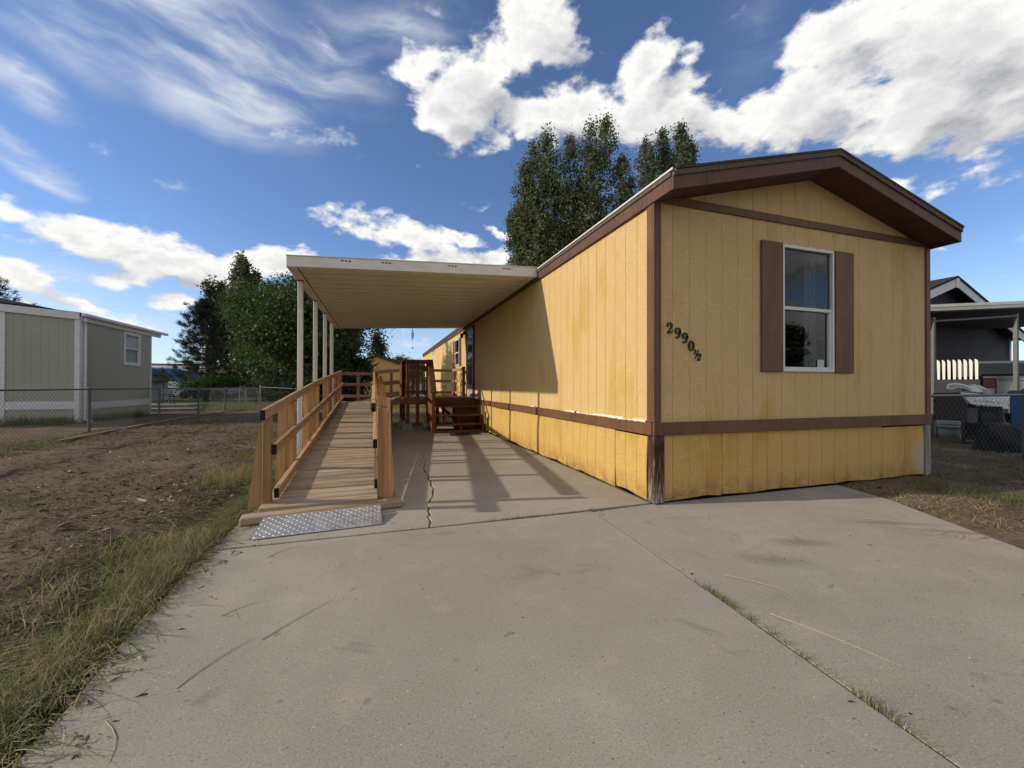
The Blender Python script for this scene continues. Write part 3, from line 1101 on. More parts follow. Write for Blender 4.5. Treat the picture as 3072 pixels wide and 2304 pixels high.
board('skirt_post', 'grey_post_wood', home, (W - 0.04, 0.01, 0.0), (W - 0.04, 0.01, Z_B0 - 0.004), 0.06, 0.10, (1, 0, 0))
board('skirt_post', 'brown_trim', home, (W - 0.105, 0.02, 0.0), (W - 0.105, 0.02, 0.62), 0.03, 0.02, (1, 0, 0))


def caulk(y0, y1, seed):
    q = random.Random(seed)
    n = int((y1 - y0) / 0.022)
    V, F = [], []
    h = 0.02
    for i in range(n + 1):
        y = y0 + (y1 - y0) * i / n
        h = max(0.002, min(0.020, h + q.uniform(-0.010, 0.010)))
        lo = Z_B1 - 0.002 - max(0, q.uniform(-0.01, 0.009))
        V += [(-0.0285, y, lo), (-0.0285, y, Z_B1 + h * 0.2), (-0.006, y, Z_B1 + h)]
    for i in range(n):
        a = 3 * i
        F += [[a, a + 1, a + 4, a + 3], [a + 1, a + 2, a + 5, a + 4]]
    return MB().add(V, F)


c_ = caulk(0.10, 1.55, 2)
c_.build('caulk_strip', 'caulk_white', home)
caulk(1.62, 1.95, 5).build('caulk_strip', 'caulk_white', home)
caulk(3.1, 3.3, 8).build('caulk_strip', 'caulk_white', home)

# roof: two pitched decks, rake and eave boards, sloped soffit
XR0, XR1, XP = -0.03, 4.17, 2.07
ZE, ZP = 3.03, 3.583
rf = MB()
for xa, xb, za, zb in ((XR0 - 0.015, XP, ZE, ZP), (XP, XR1 + 0.015, ZP, ZE)):
    rf.add([(xa, -0.325, za + 0.004), (xb, -0.325, zb + 0.004), (xb, LEN + 0.2, zb + 0.004), (xa, LEN + 0.2, za + 0.004),
            (xa, -0.325, za + 0.026), (xb, -0.325, zb + 0.026), (xb, LEN + 0.2, zb + 0.026), (xa, LEN + 0.2, za + 0.026)],
           [[0, 3, 2, 1], [4, 5, 6, 7], [0, 1, 5, 4], [2, 3, 7, 6], [1, 2, 6, 5], [3, 0, 4, 7]])
rf.build('roof', 'shingle_brown', home)
for s, (xa, xb) in enumerate(((XR0, XP), (XR1, XP))):
    # rake: broad board, then a narrow weathered strip proud of it at the top
    poly = [(xa, 0, 2.868), (xb, 0, 3.421), (xb, 0, 3.540), (xa, 0, 2.987)]
    if s:
        poly = poly[::-1]
    MB().prism(poly, (0, -0.285, 0), (0, -0.305, 0)).build('rake_board', 'brown_fascia', home)
    poly = [(xa, 0, 2.985), (xb, 0, 3.538), (xb, 0, 3.585), (xa, 0, 3.032)]
    if s:
        poly = poly[::-1]
    MB().prism(poly, (0, -0.283, 0), (0, -0.320, 0)).build('rake_strip', 'roof_edge', home)
    MB().prism([(xa, 0, 2.872), (xb, 0, 3.425), (xb, 0, 3.437), (xa, 0, 2.884)][::(1 if not s else -1)], (0, -0.284, 0), (0, 0.02, 0)).build('soffit', 'soffit_brown', home)
box('eave_board', 'brown_fascia', home, (XR0 - 0.002, -0.284, 2.868), (-0.008, LEN + 0.15, 2.990))
box('eave_strip', 'roof_edge', home, (XR0 - 0.016, -0.284, 2.988), (-0.008, LEN + 0.15, 3.030))
box('drip_edge', 'white_metal', home, (XR0 - 0.024, -0.322, 3.031), (XR0 + 0.02, 2.9, 3.050), 0.002)
box('eave_board', 'brown_fascia', home, (4.148, -0.284, 2.868), (XR1 + 0.002, LEN + 0.15, 2.990))
box('roof_vent', 'shingle_grey', home, (0.35, 12.2, 3.15), (0.75, 12.7, 3.32), 0.03)


def window(parent, to3d, u0, u1, z0, z1, glass='glass'):
    """double-hung aluminium window; depth axis grows into the wall"""
    fb = MB()

    def bx(ua, ub, za, zb, da, db):
        pa, pb = Vector(to3d(ua, da, za)), Vector(to3d(ub, db, zb))
        return tuple(min(a, c) for a, c in zip(pa, pb)), tuple(max(a, c) for a, c in zip(pa, pb))
    f = 0.026
    for (ua, ub, za, zb) in ((u0, u0 + f, z0, z1), (u1 - f, u1, z0, z1), (u0 + f, u1 - f, z1 - f, z1), (u0 + f, u1 - f, z0, z0 + f * 1.2)):
        lo, hi = bx(ua, ub, za, zb, -0.022, 0.05)
        fb.box(lo, hi, 0.003)
    win = fb.build('window', 'frame_alu', parent)
    zm = z0 + (z1 - z0) * 0.505
    sb = MB()
    lo, hi = bx(u0 + f, u1 - f, zm - 0.018, zm + 0.018, -0.012, 0.04)
    sb.box(lo, hi, 0.003)
    for (ua, ub, za, zb) in ((u1 - f - 0.028, u1 - f, z0 + f, zm - 0.02), (u0 + f, u1 - f - 0.03, z0 + f, z0 + f + 0.026)):
        lo, hi = bx(ua, ub, za, zb, -0.004, 0.035)
        sb.box(lo, hi, 0.002)
    sb.build('sash', 'white_trim', win)
    for (za, zb, d) in ((zm + 0.018, z1 - f, 0.012), (z0 + f, zm - 0.018, 0.022)):
        lo, hi = bx(u0 + f, u1 - f, za, zb, d, d + 0.004)
        MB().box(lo, hi, 0.0005).build('pane', glass, win)
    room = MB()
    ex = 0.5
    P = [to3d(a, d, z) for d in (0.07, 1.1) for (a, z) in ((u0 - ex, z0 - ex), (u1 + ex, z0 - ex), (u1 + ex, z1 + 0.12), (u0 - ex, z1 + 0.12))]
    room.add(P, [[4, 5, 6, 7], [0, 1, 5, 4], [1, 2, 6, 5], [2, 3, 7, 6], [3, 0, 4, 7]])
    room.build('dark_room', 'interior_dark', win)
    return win, bx


win, bx = window(home, front3, WIN[0], WIN[1], WIN[2], WIN[3])
win['label'] = 'tall white framed front window between brown shutters'
lo, hi = bx(2.20, 2.37, 1.2, 2.75, 0.16, 0.17)
cm = MB()
for i in range(5):
    cm.bar((2.215 + i * 0.036, 0.16 + 0.012 * (i % 2), 1.2), (2.215 + i * 0.036, 0.16 + 0.012 * (i % 2), 2.75), 0.012, 0.037, (1, 0, 0), 0.003)
cm.build('curtain', 'curtain_cloth', win)
MB().box((2.20, 0.012, 1.325), (2.30, 0.0195, 1.425), 0.0005).build('sticker', 'sticker_grey', win)
c2_ = MB()
q_ = random.Random(4)
for i in range(30):                          # old caulk along the head and the right jamb
    u = WIN[0] + 0.79 * i / 30
    c2_.box((u, -0.010, WIN[3] - 0.002), (u + 0.024, -0.001, WIN[3] + 0.006 + q_.random() * 0.014), 0.001)
for i in range(50):
    z = WIN[2] + 1.36 * i / 50
    c2_.box((WIN[1] - 0.001, -0.012, z), (WIN[1] + 0.004 + q_.random() * 0.013, -0.001, z + 0.025), 0.001)
c2_.build('caulk_strip', 'caulk_white', win)
box('shutter', 'brown_trim', home, (1.334, -0.028, 1.279), (1.632, -0.001, 2.670))
box('shutter', 'brown_trim', home, (2.441, -0.026, 1.277), (2.738, -0.001, 2.668))
wl, _ = window(home, left3, *WINL)
wl['label'] = 'side window beyond the front door'
box('shutter', 'brown_trim', home, (-0.026, 9.63, 1.78), (-0.001, 9.965, 2.70))
box('shutter', 'brown_trim', home, (-0.026, 10.765, 1.78), (-0.001, 11.10, 2.70))
vt, _ = window(home, left3, *VENT)
vt['label'] = 'small high window under the eave'

# storm door
door = MB()
dy0, dy1, dz0, dz1 = DOOR
for (ya, yb_, za, zb) in ((dy0, dy0 + 0.075, dz0, dz1), (dy1 - 0.075, dy1, dz0, dz1), (dy0, dy1, dz1 - 0.08, dz1), (dy0, dy1, dz0, dz0 + 0.34), (dy0, dy1, 1.70, 1.78)):
    door.box((-0.045, ya + 0.001, za), (-0.012, yb_ - 0.001, zb), 0.003)
dr = door.build('door', 'storm_door_alu', home)
MB().box((-0.032, dy0 + 0.07, 1.78), (-0.027, dy1 - 0.07, dz1 - 0.08), 0.0005).build('pane', 'black_glass', dr)
MB().box((-0.032, dy0 + 0.07, dz0 + 0.34), (-0.027, dy1 - 0.07, 1.70), 0.0005).build('screen', 'panel_grey', dr)
MB().box((-0.062, dy0 + 0.03, 1.72), (-0.046, dy1 - 0.03, 1.755), 0.003).build('handle', 'dark_iron', dr)
df = MB()
for (ya, yb_, za, zb) in ((dy0 - 0.05, dy0, dz0, dz1 + 0.05), (dy1, dy1 + 0.05, dz0, dz1 + 0.05), (dy0, dy1, dz1, dz1 + 0.05)):
    df.box((-0.05, ya, za), (0.0, yb_, zb), 0.003)
df.build('frame', 'brown_trim', dr)
MB().add([(0.03, dy0 - .1, dz0 - .1), (0.03, dy1 + .1, dz0 - .1), (0.03, dy1 + .1, dz1 + .1), (0.03, dy0 - .1, dz1 + .1)], [[0, 1, 2, 3]]).build('inner_door', 'interior_dark', dr)
pl = MB().box((-0.07, 8.95, 2.70), (-0.003, 9.06, 2.80), 0.008)
pl.lathe((-0.11, 9.0, 2.60), [(0.03, 0.14), (0.055, 0.12), (0.05, 0.0), (0.02, -0.01)], 10)
pl.build('porch_light', 'dark_iron', home)
MB().tube([(-0.02, 7.5, 0.78), (-0.05, 7.5, 0.70), (-0.05, 7.5, 0.3)], 0.014).build('pipe', 'white_metal', home)
MB().lathe((-0.06, 13.0, 1.1), [(0.02, -0.05), (0.10, -0.04), (0.10, 0.04), (0.02, 0.05)], 14).build('meter', 'galvanized', home)

# house number: serif figures with thick and thin strokes
def ribbon(pts):
    """pts: (x, z, width) along a stroke -> polygons"""
    V, F = [], []
    n_ = len(pts)
    for i, (x, z, w_) in enumerate(pts):
        a, c = pts[max(i - 1, 0)], pts[min(i + 1, n_ - 1)]
        tx, tz = c[0] - a[0], c[1] - a[1]
        l = math.hypot(tx, tz) or 1
        nx, nz = -tz / l, tx / l
        V += [(x + nx * w_ / 2, z + nz * w_ / 2), (x - nx * w_ / 2, z - nz * w_ / 2)]
    F = [[2 * i, 2 * i + 1, 2 * i + 3, 2 * i + 2] for i in range(n_ - 1)]
    return V, F


def ell(cx, cz, rx_, rz_, a0, a1, thick, thin, n_=18):
    out = []
    for i in range(n_ + 1):
        a = R(a0 + (a1 - a0) * i / n_)
        out.append((cx + rx_ * math.cos(a), cz + rz_ * math.sin(a), thin + (thick - thin) * abs(math.cos(a)) ** 1.4))
    return out


def ball(cx, cz, r_):
    return [(cx - r_, cz, 0.02), (cx - r_ * 0.7, cz, r_ * 1.4), (cx, cz, r_ * 2), (cx + r_ * 0.7, cz, r_ * 1.4), (cx + r_, cz, 0.02)]


GLY = {'0': [ell(0, 0.5, 0.24, 0.44, 0, 360, 0.17, 0.05, 30)],
       '9': [ell(0, 0.70, 0.23, 0.25, 0, 360, 0.16, 0.05, 26), ell(-0.12, 0.62, 0.355, 0.60, 8, -78, 0.15, 0.05, 12), ball(-0.17, 0.10, 0.075)],
       '2': [ell(0.0, 0.70, 0.23, 0.25, 172, -25, 0.16, 0.06, 16), [(0.21, 0.60, 0.15), (0.12, 0.42, 0.10), (-0.06, 0.22, 0.08), (-0.24, 0.06, 0.07)], ball(-0.18, 0.66, 0.08),
             [(-0.27, 0.055, 0.11), (-0.05, 0.075, 0.15), (0.15, 0.06, 0.12), (0.26, 0.12, 0.05), (0.29, 0.24, 0.03)]],
       '1': [[(0.02, 0.0, 0.13), (0.02, 0.93, 0.13)], [(0.02, 0.9, 0.1), (-0.16, 0.76, 0.05)], [(-0.14, 0.03, 0.06), (0.18, 0.03, 0.06)]],
       '/': [[(-0.22, 0.0, 0.07), (0.22, 1.0, 0.07)]]}
for ch, x, z, h, sx, sh, lab in (('2', 0.176, 1.690, 0.105, 1.0, 0, 'black digit 2 at the start'), ('9', 0.272, 1.642, 0.108, 1.0, 0, 'black digit 9, upper one'), ('9', 0.357, 1.597, 0.108, 1.0, 0, 'black digit 9, lower one'),
                                 ('0', 0.433, 1.522, 0.108, 1.0, 0, 'black digit 0'), ('1', 0.478, 1.466, 0.052, 1.0, 0.25, 'numerator of the black one half'),
                                 ('/', 0.500, 1.440, 0.090, 0.8, 0.1, 'slash of the black one half'), ('2', 0.528, 1.416, 0.072, 1.0, 0.15, 'denominator of the black one half')):
    mb = MB()
    for stq in GLY[ch]:
        V, F = ribbon([(a_, c_q, w_q * 1.35) for a_, c_q, w_q in stq])
        P_ = [(x + (a * sx + (c - 0.5) * sh) * h, z + (c - 0.5) * h) for a, c in V]
        n_ = len(P_)
        VV = [(a, -0.012, c) for a, c in P_] + [(a, -0.001, c) for a, c in P_]
        FF = list(F) + [[i + n_ for i in f[::-1]] for f in F]
        for i in range(0, n_ - 2, 2):
            FF += [[i, i + 2, i + 2 + n_, i + n_], [i + 3, i + 1, i + 1 + n_, i + 3 + n_]]
        mb.add(VV, FF)
    o = mb.build('house_number', 'number_black', home)
    o['label'] = lab

# ------------------------------------------------------------------ carport
CY0, CY1 = 2.96, 9.20
carport = thing('carport', 'white metal carport roof on four slim posts beside the yellow home', 'carport', (-1.85, 6.1, 0))


def cz(x):
    """underside of the carport roof"""
    return 2.925 + (x / 3.70) * 0.165


zz0, zz1 = cz(0), cz(-3.70)
fasc = MB()
fasc.prism([(-3.70, 0, zz1 - 0.005), (-0.03, 0, zz0 - 0.005), (-0.03, 0, zz0 + 0.055), (-3.70, 0, zz1 + 0.055)], (0, CY0, 0), (0, CY0 - 0.022, 0))
fasc.build('front_fascia', 'white_metal', carport)
fasc = MB()
fasc.prism([(-3.70, 0, zz1 + 0.058), (-0.03, 0, zz0 + 0.058), (-0.03, 0, zz0 + 0.150), (-3.70, 0, zz1 + 0.142)], (0, CY0, 0), (0, CY0 - 0.014, 0))
fasc.prism([(-3.72, 0, zz1 + 0.143), (-0.03, 0, zz0 + 0.151), (-0.03, 0, zz0 + 0.160), (-3.72, 0, zz1 + 0.152)], (0, CY0 + 0.03, 0), (0, CY0 - 0.024, 0))
fasc.build('front_fascia', 'white_metal', carport)
fh = MB()
for cx in (-3.02, -2.47, -1.50, -0.62):
    for k in range(3):
        for (ddx, ddz) in ((0, 0), (0.012, 0.006)):
            fh.box((cx + k * 0.05 + ddx, CY0 - 0.0165, cz(cx) + 0.098 + ddz), (cx + k * 0.05 + ddx + 0.022, CY0 - 0.0145, cz(cx) + 0.112 + ddz), 0.0005)
fh.build('rivet_marks', 'dark_iron', carport)
fasc = MB()
fasc.prism([(-3.70, 0, zz1 - 0.005), (-0.03, 0, zz0 - 0.005), (-0.03, 0, zz0 + 0.15), (-3.70, 0, zz1 + 0.15)], (0, CY1, 0), (0, CY1 + 0.02, 0))
fasc.build('rear_fascia', 'white_metal', carport)
npan = 20
pw = (CY1 - CY0 - 0.02) / npan
for i in range(npan):
    ya = CY0 + 0.01 + i * pw
    prof = [(0.0, 0.06), (0.001, -0.016), (0.013, -0.016), (0.017, 0.0), (pw * 0.48, 0.0), (pw * 0.49, -0.009), (pw * 0.52, -0.009), (pw * 0.53, 0.0),
            (pw - 0.008, 0.0), (pw - 0.004, 0.06)]
    V, F = [], []
    for x in (-3.60, -0.03):
        for (dy, dz) in prof:
            V.append((x, ya + dy, cz(x) + dz))
    n = len(prof)
    for k in range(n - 1):
        F.append([k, k + 1, n + k + 1, n + k])
    nb = len(V)
    for x in (-3.60, -0.03):
        V += [(x, ya + 0.0015, cz(x) + 0.055), (x, ya + pw - 0.0015, cz(x) + 0.055)]
    F.append([nb, nb + 2, nb + 3, nb + 1])
    MB().add(V, F).build('roof_panel', 'cream_pan', carport)
gt = MB()
gt.box((-3.715, CY0 - 0.016, zz1 - 0.012), (-3.59, CY1 + 0.02, zz1 + 0.150), 0.006)
gt.build('gutter_beam', 'white_metal', carport)
MB().box((-3.588, CY0 + 0.02, zz1 - 0.006), (-3.572, CY1, zz1 + 0.012), 0.002).build('rust_seam', 'rust', carport)
MB().box((-0.05, CY0, zz0 - 0.03), (-0.026, CY1, zz0 + 0.06), 0.002).build('hanger_rail', 'brown_trim', carport)
for y in (3.70, 5.24, 6.67, 8.0):
    p = box('post', 'white_metal', carport, (-3.695, y - 0.036, -0.03), (-3.623, y + 0.036, zz1 - 0.013), 0.005)
    cp = MB().box((-3.70, y - 0.045, zz1 - 0.03), (-3.618, y + 0.045, zz1 - 0.0125), 0.002)
    cp.build('bracket', 'rust', carport)
    MB().box((-3.70, y - 0.05, -0.03), (-3.618, y + 0.05, 0.05), 0.003).build('foot', 'galvanized', carport)

# ------------------------------------------------------------------ wheelchair ramp
ramp = thing('wheelchair_ramp', 'wooden wheelchair ramp with plank deck and three-board railings', 'ramp', (-3.0, 5, 0))
YE = 9.75
dz_ = lambda y: 0.075 + (min(y, 8.6) - 0.5) * (0.664 - 0.075) / 8.1
xl = lambda y: -3.425 - 0.0160 * (y - 0.6)       # left top rail axis
xr = lambda y: -2.545 - 0.0110 * (y - 0.6)       # right top rail axis
SK = 0.05
bwid = 0.143
y = 0.66
k = 0
while y < 8.55:
    yc = y + bwid / 2
    a = (xl(yc) - 0.035, yc + SK * (xl(yc) + 3.0), dz_(yc) - 0.019 + random.uniform(-0.002, 0.002))
    b_ = (xr(yc) + 0.04, yc + SK * (xr(yc) + 3.0), dz_(yc) - 0.019 + random.uniform(-0.002, 0.002))
    slope = (0, -(0.664 - 0.075) / 8.1, 1)
    board('deck_board', 'deck_wood', ramp, a, b_, bwid - 0.013, 0.038, slope, 0.006)
    y += bwid
board('sleeper', 'deck_wood', ramp, (-3.555, 0.53, 0.034), (-2.295, 0.678, 0.034), 0.14, 0.062, (0, 0, 1), 0.010)
board('sleeper', 'deck_wood', ramp, (-3.37, 0.438, 0.033), (-2.478, 0.53, 0.033), 0.05, 0.06, (0, 0, 1), 0.006)
for xx in (-3.585, -3.44, -3.29, -3.14, -2.99, -2.84, -2.69):
    board('deck_board', 'deck_wood', ramp, (xx, 8.62, 0.645), (xx, YE, 0.645), 0.138, 0.038)
for i in range(7):                               # second leg, rising to the porch
    xx = -2.56 + i * 0.1
    board('deck_board', 'deck_wood', ramp, (xx, 8.62, 0.660 + i * 0.0185), (xx, YE, 0.660 + i * 0.0185), 0.096, 0.038)
for f_ in (xl, xr):                              # side joists
    o_ = -0.055 if f_ is xl else 0.055
    board('side_joist', 'rail_wood', ramp, (f_(0.95) + o_ * 0.2, 0.95, dz_(0.95) - 0.075), (f_(8.6) + o_ * 0.2, 8.6, dz_(8.6) - 0.115), 0.038, 0.10)
board('side_joist', 'rail_wood', ramp, (-2.58, 8.575, 0.585), (-1.92, 8.575, 0.695), 0.038, 0.15)
board('side_joist', 'rail_wood', ramp, (-3.6, YE + 0.02, 0.56), (-2.6, YE + 0.02, 0.56), 0.038, 0.15)
board('side_joist', 'rail_wood', ramp, (-2.6, YE + 0.02, 0.57), (-1.9, YE + 0.02, 0.68), 0.038, 0.15)


def plate3(p, w_bot, w_top, z0, z1, outward, thick=0.038, straight=0.0):
    """tapered brace standing square to the ramp: outer edge slants, inner edge upright"""
    x, y_ = p
    poly = [(x, 0, z0), (x + outward * w_bot, 0, z0), (x + outward * w_top, 0, z1 - 0.02), (x + outward * (w_top * 0.6), 0, z1), (x, 0, z1)]
    if outward < 0:
        poly = poly[::-1]
    m = MB().prism([(a - x, 0, c) for a, _, c in poly], (0, -thick / 2, 0), (0, thick / 2, 0))
    ob = m.build('brace', 'cedar', None)
    # grain up the brace: turn the mesh so that local x runs upwards
    rot = Matrix.Rotation(R(90), 4, 'Y')
    ob.data.transform(rot.inverted())
    ob.parent = ramp
    mm = rot.copy()
    mm.translation = Vector((x, y_, 0)) - base_of(ramp)
    ob.matrix_local = mm
    return ob


topL = lambda y: 0.915 + (y - 0.6) * 0.0853 if y < 4.0 else 1.205 + (y - 4.0) * 0.0660
topR = lambda y: 0.954 + (y - 0.9) * 0.0750
midz = lambda y: 0.600 + (y - 0.8) * 0.0700
lowz = lambda y: 0.205 + (y - 0.85) * 0.0711
post_y = (0.80, 1.92, 3.04, 4.16, 5.28, 6.40, 7.52, 8.58)
for i, y in enumerate(post_y):
    for side, f_, tp in ((-1, xl, topL), (1, xr, topR)):
        x = f_(y) + (0.0 if side < 0 else 0.062)
        z0 = 0.066 if i == 0 else -0.02
        zt = tp(y) - (0.088 if side < 0 else 0.03)
        if i < 7 or side < 0:
            board('post', 'cedar', ramp, (x, y, z0), (x, y, zt), 0.085 if i else 0.088, 0.062 if side < 0 else 0.05, (1, 0, 0))
        if i < 7:
            if i == 0 and side < 0:
                plate3((x - 0.033, y), 0.112, 0.030, z0, zt - 0.06, -1)
            elif i == 0:
                plate3((x + 0.026, y), 0.120, 0.050, z0, zt - 0.02, 1)
            elif i in (1, 3, 5):
                plate3((x + side * 0.033, y - 0.01), 0.125, 0.095, z0, min(zt - 0.02, 1.45), side)
# rails: top rail on the posts (left) or inside them (right), middle and low rails inside
def rail(p0, p1, cap=True, mat='rail_wood', h=0.088):
    rl = board('rail', mat, ramp, p0, p1, 0.040, h)
    if cap:
        d = (Vector(p1) - Vector(p0)).normalized()
        board('end_cap', 'end_black', ramp, Vector(p0) - d * 0.006, Vector(p0) + d * 0.004, 0.0405, h + 0.0005, (0, 0, 1), 0.004)
    return rl


def rz(f_, y, h=0.044):
    return f_(y) - h


rail((xl(0.6), 0.62, rz(topL, 0.62)), (xl(4.0), 4.0, rz(topL, 3.999)))
rail((xl(4.0), 4.004, rz(topL, 4.0)), (xl(9.6), 9.66, rz(topL, 9.66)), False)
rail((xl(0.8) + 0.052, 0.80, rz(midz, 0.80)), (xl(4.9) + 0.052, 4.9, rz(midz, 4.9)))
rail((xl(4.9) + 0.052, 4.904, rz(midz, 4.9)), (xl(9.6) + 0.052, 9.66, rz(midz, 9.66)), False)
rail((xl(0.85) + 0.062, 0.85, rz(lowz, 0.85)), (xl(4.3) + 0.056, 4.3, rz(lowz, 4.3)))
rail((xl(4.3) + 0.056, 4.304, rz(lowz, 4.3)), (xl(9.6) + 0.052, 9.66, rz(lowz, 9.66)), False)
rail((xr(0.9), 0.92, rz(topR, 0.92)), (xr(4.6), 4.6, rz(topR, 4.6)))
rail((xr(4.6), 4.604, rz(topR, 4.6)), (xr(8.6), 8.6, rz(topR, 8.6)), False)
rail((xr(0.9) + 0.016, 0.88, rz(midz, 0.88) - 0.0), (xr(8.6) + 0.014, 8.6, rz(midz, 8.6)))
rail((xr(0.9) + 0.030, 0.92, rz(lowz, 0.92)), (xr(8.6) + 0.018, 8.6, rz(lowz, 8.6)))
tie = MB()
tie.tube([(xr(1.0) - 0.026, 1.02, 0.972), (xr(1.0), 1.02, 0.995), (xr(1.0) + 0.026, 1.02, 0.972), (xr(1.0) + 0.028, 1.02, 0.88), (xr(1.0) - 0.024, 1.02, 0.875), (xr(1.0) - 0.026, 1.02, 0.97)], 0.004, 6)
tie.tube([(xr(1.0) + 0.024, 0.99, 0.93), (xr(1.0) + 0.07, 0.75, 0.925), (xr(1.0) + 0.13, 0.78, 0.92)], 0.004, 6)
tie.build('cable_tie', 'dark_iron', ramp)
scr = MB()
for y_ in (0.80, 1.92, 3.04, 4.16, 5.28):
    for f_, zf_, o_ in ((xl, topL, 0.0215), (xl, midz, 0.0735), (xl, lowz, 0.0835)):
        for dy in (-0.018, 0.018):
            c_q = Vector((f_(y_) + o_, y_ + dy, zf_(y_) - 0.044 + dy * 0.6))
            scr.tube([c_q - Vector((0.002, 0, 0)), c_q + Vector((0.0005, 0, 0))], 0.006, 6)
scr.build('screw_heads', 'dark_iron', ramp)
# landing rails at the back and beside the second leg
for zt in (1.530, 1.205, 0.860):
    board('rail', 'rail_wood', ramp, (-3.60, 9.70, zt - 0.042), (-2.60, 9.70, zt - 0.042), 0.038, 0.088)
for (za, zb) in ((1.60, 1.666), (1.235, 1.30), (0.885, 0.95)):
    board('rail', 'rail_wood', ramp, (-2.62, 9.80, za - 0.042), (-1.84, 9.80, zb - 0.042), 0.038, 0.10)
for (za, zb) in ((1.535, 1.612), (1.205, 1.28), (0.865, 0.935)):
    board('rail', 'rail_wood', ramp, (-2.60, 8.53, za - 0.045), (-1.90, 8.53, zb - 0.045), 0.038, 0.092)
for (x, y, zt) in ((-2.155, 9.86, 1.60), (-2.62, 9.86, 1.60), (-3.62, 9.78, 1.50), (-3.1, 9.78, 1.46), (-2.62, 8.62, 1.52)):
    board('post', 'rail_wood', ramp, (x, y, -0.03), (x, y, zt), 0.088, 0.088, (1, 0, 0))

# diamond plate at the foot of the ramp
pla = Vector((-3.368, 0.424, 0.066))
plb = Vector((-2.479, 0.497, 0.066))
plc = Vector((-2.469, 0.177, 0.006))
pld = Vector((-3.372, 0.111, 0.006))
plate = thing('threshold_plate', 'shiny aluminium diamond plate bridging the foot of the ramp', 'metal plate', (-2.92, 0.3, 0.0))
nrm = (plb - pla).cross(pld - pla)
nrm = nrm.normalized() if nrm.z > 0 else -nrm.normalized()
mp = MB()
top_ = [pla, plb, plc, pld]
mp.add([p + nrm * 0.004 for p in top_] + [p for p in top_], [[0, 3, 2, 1], [4, 5, 6, 7], [0, 1, 5, 4], [1, 2, 6, 5], [2, 3, 7, 6], [3, 0, 4, 7]])
mp.build('plate', 'tread_plate', plate)
lug = MB()
exu, exv = (plb - pla), (pld - pla)
Lu, Lv = exu.length, exv.length
uh, vh = exu.normalized(), exv.normalized()
nu, nv = int(Lu / 0.030), int(Lv / 0.030)
for i in range(nu):
    for j in range(nv):
        c = pla + exu * ((i + 0.5) / nu) + exv * ((j + 0.5) / nv) + nrm * 0.0042
        ang = R(45) if (i + j) % 2 else R(-45)
        ax = uh * math.cos(ang) + vh * math.sin(ang)
        ay = -uh * math.sin(ang) + vh * math.cos(ang)
        a, b_, h = 0.0140, 0.0045, 0.0020
        lug.add([c - ax * a, c - ay * b_, c + ax * a, c + ay * b_, c - ax * a * 0.5 + nrm * h, c + ax * a * 0.5 + nrm * h],
                [[0, 1, 4], [1, 5, 4], [1, 2, 5], [2, 3, 5], [3, 4, 5], [3, 0, 4]])
lo_ = lug.build('tread_pattern', 'tread_lug', plate)
lo_['kind'] = 'stuff'

# ------------------------------------------------------------------ porch
porch = thing('porch', 'dark redwood porch with steps and railings at the side door', 'porch', (-1.0, 8.2, 0))
PZ = 0.815
for i in range(17):
    yy = 7.42 + i * 0.1425
    board('deck_board', 'redwood', porch, (-1.90 if yy < 8.55 else -1.86, yy, PZ - 0.019), (-0.06, yy, PZ - 0.019), 0.135, 0.038)
board('band_board', 'redwood', porch, (-1.94, 7.335, 0.735), (-1.22, 7.335, 0.735), 0.038, 0.16)
board('band_board', 'redwood', porch, (-1.22, 7.345, 0.70), (-0.06, 7.345, 0.70), 0.036, 0.19)
board('band_board', 'redwood', porch, (-1.925, 7.355, 0.735), (-1.925, 8.5, 0.735), 0.036, 0.16)
board('band_board', 'redwood', porch, (-1.86, 9.86, 0.70), (-0.06, 9.86, 0.70), 0.036, 0.19)
for (x, y, z0, zt) in ((-1.81, 7.40, 0.17, 1.74), (-1.565, 7.42, 0.17, 1.74), (-1.30, 7.44, 0.05, 1.74), (-1.86, 8.45, 0.17, 1.66), (-0.21, 9.80, -0.03, 1.655), (-1.86, 9.74, -0.03, 1.64),
                       (-0.9, 8.6, -0.03, 0.775), (-0.10, 8.78, 0.815, 1.71), (-0.55, 9.8, -0.03, 0.78)):
    board('post', 'redwood', porch, (x, y, z0), (x, y, zt), 0.088, 0.088, (1, 0, 0))
# enclosure: cap, rails, balusters
board('cap_board', 'redwood', porch, (-1.93, 7.40, 1.780), (-1.20, 7.40, 1.780), 0.14, 0.034)
board('cap_board', 'redwood', porch, (-1.875, 7.472, 1.778), (-1.875, 8.5, 1.712), 0.14, 0.034)
board('rail', 'redwood', porch, (-1.86, 7.355, 1.735), (-1.22, 7.355, 1.735), 0.036, 0.085)
board('rail', 'redwood', porch, (-1.76, 7.43, 1.60), (-1.22, 7.43, 1.60), 0.036, 0.085)
board('rail', 'redwood', porch, (-1.86, 7.355, 0.965), (-1.22, 7.355, 0.965), 0.036, 0.085)
for x in (-1.70, -1.655, -1.44, -1.40):
    board('baluster', 'redwood', porch, (x, 7.40, 0.90), (x, 7.40, 1.72), 0.036, 0.036, (1, 0, 0))
for i in range(7):
    yy = 7.50 + i * 0.145
    board('infill_board', 'redwood', porch, (-1.955, yy, 0.86), (-1.955, yy, 1.755 - 0.012 * i), 0.138, 0.022, (1, 0, 0))
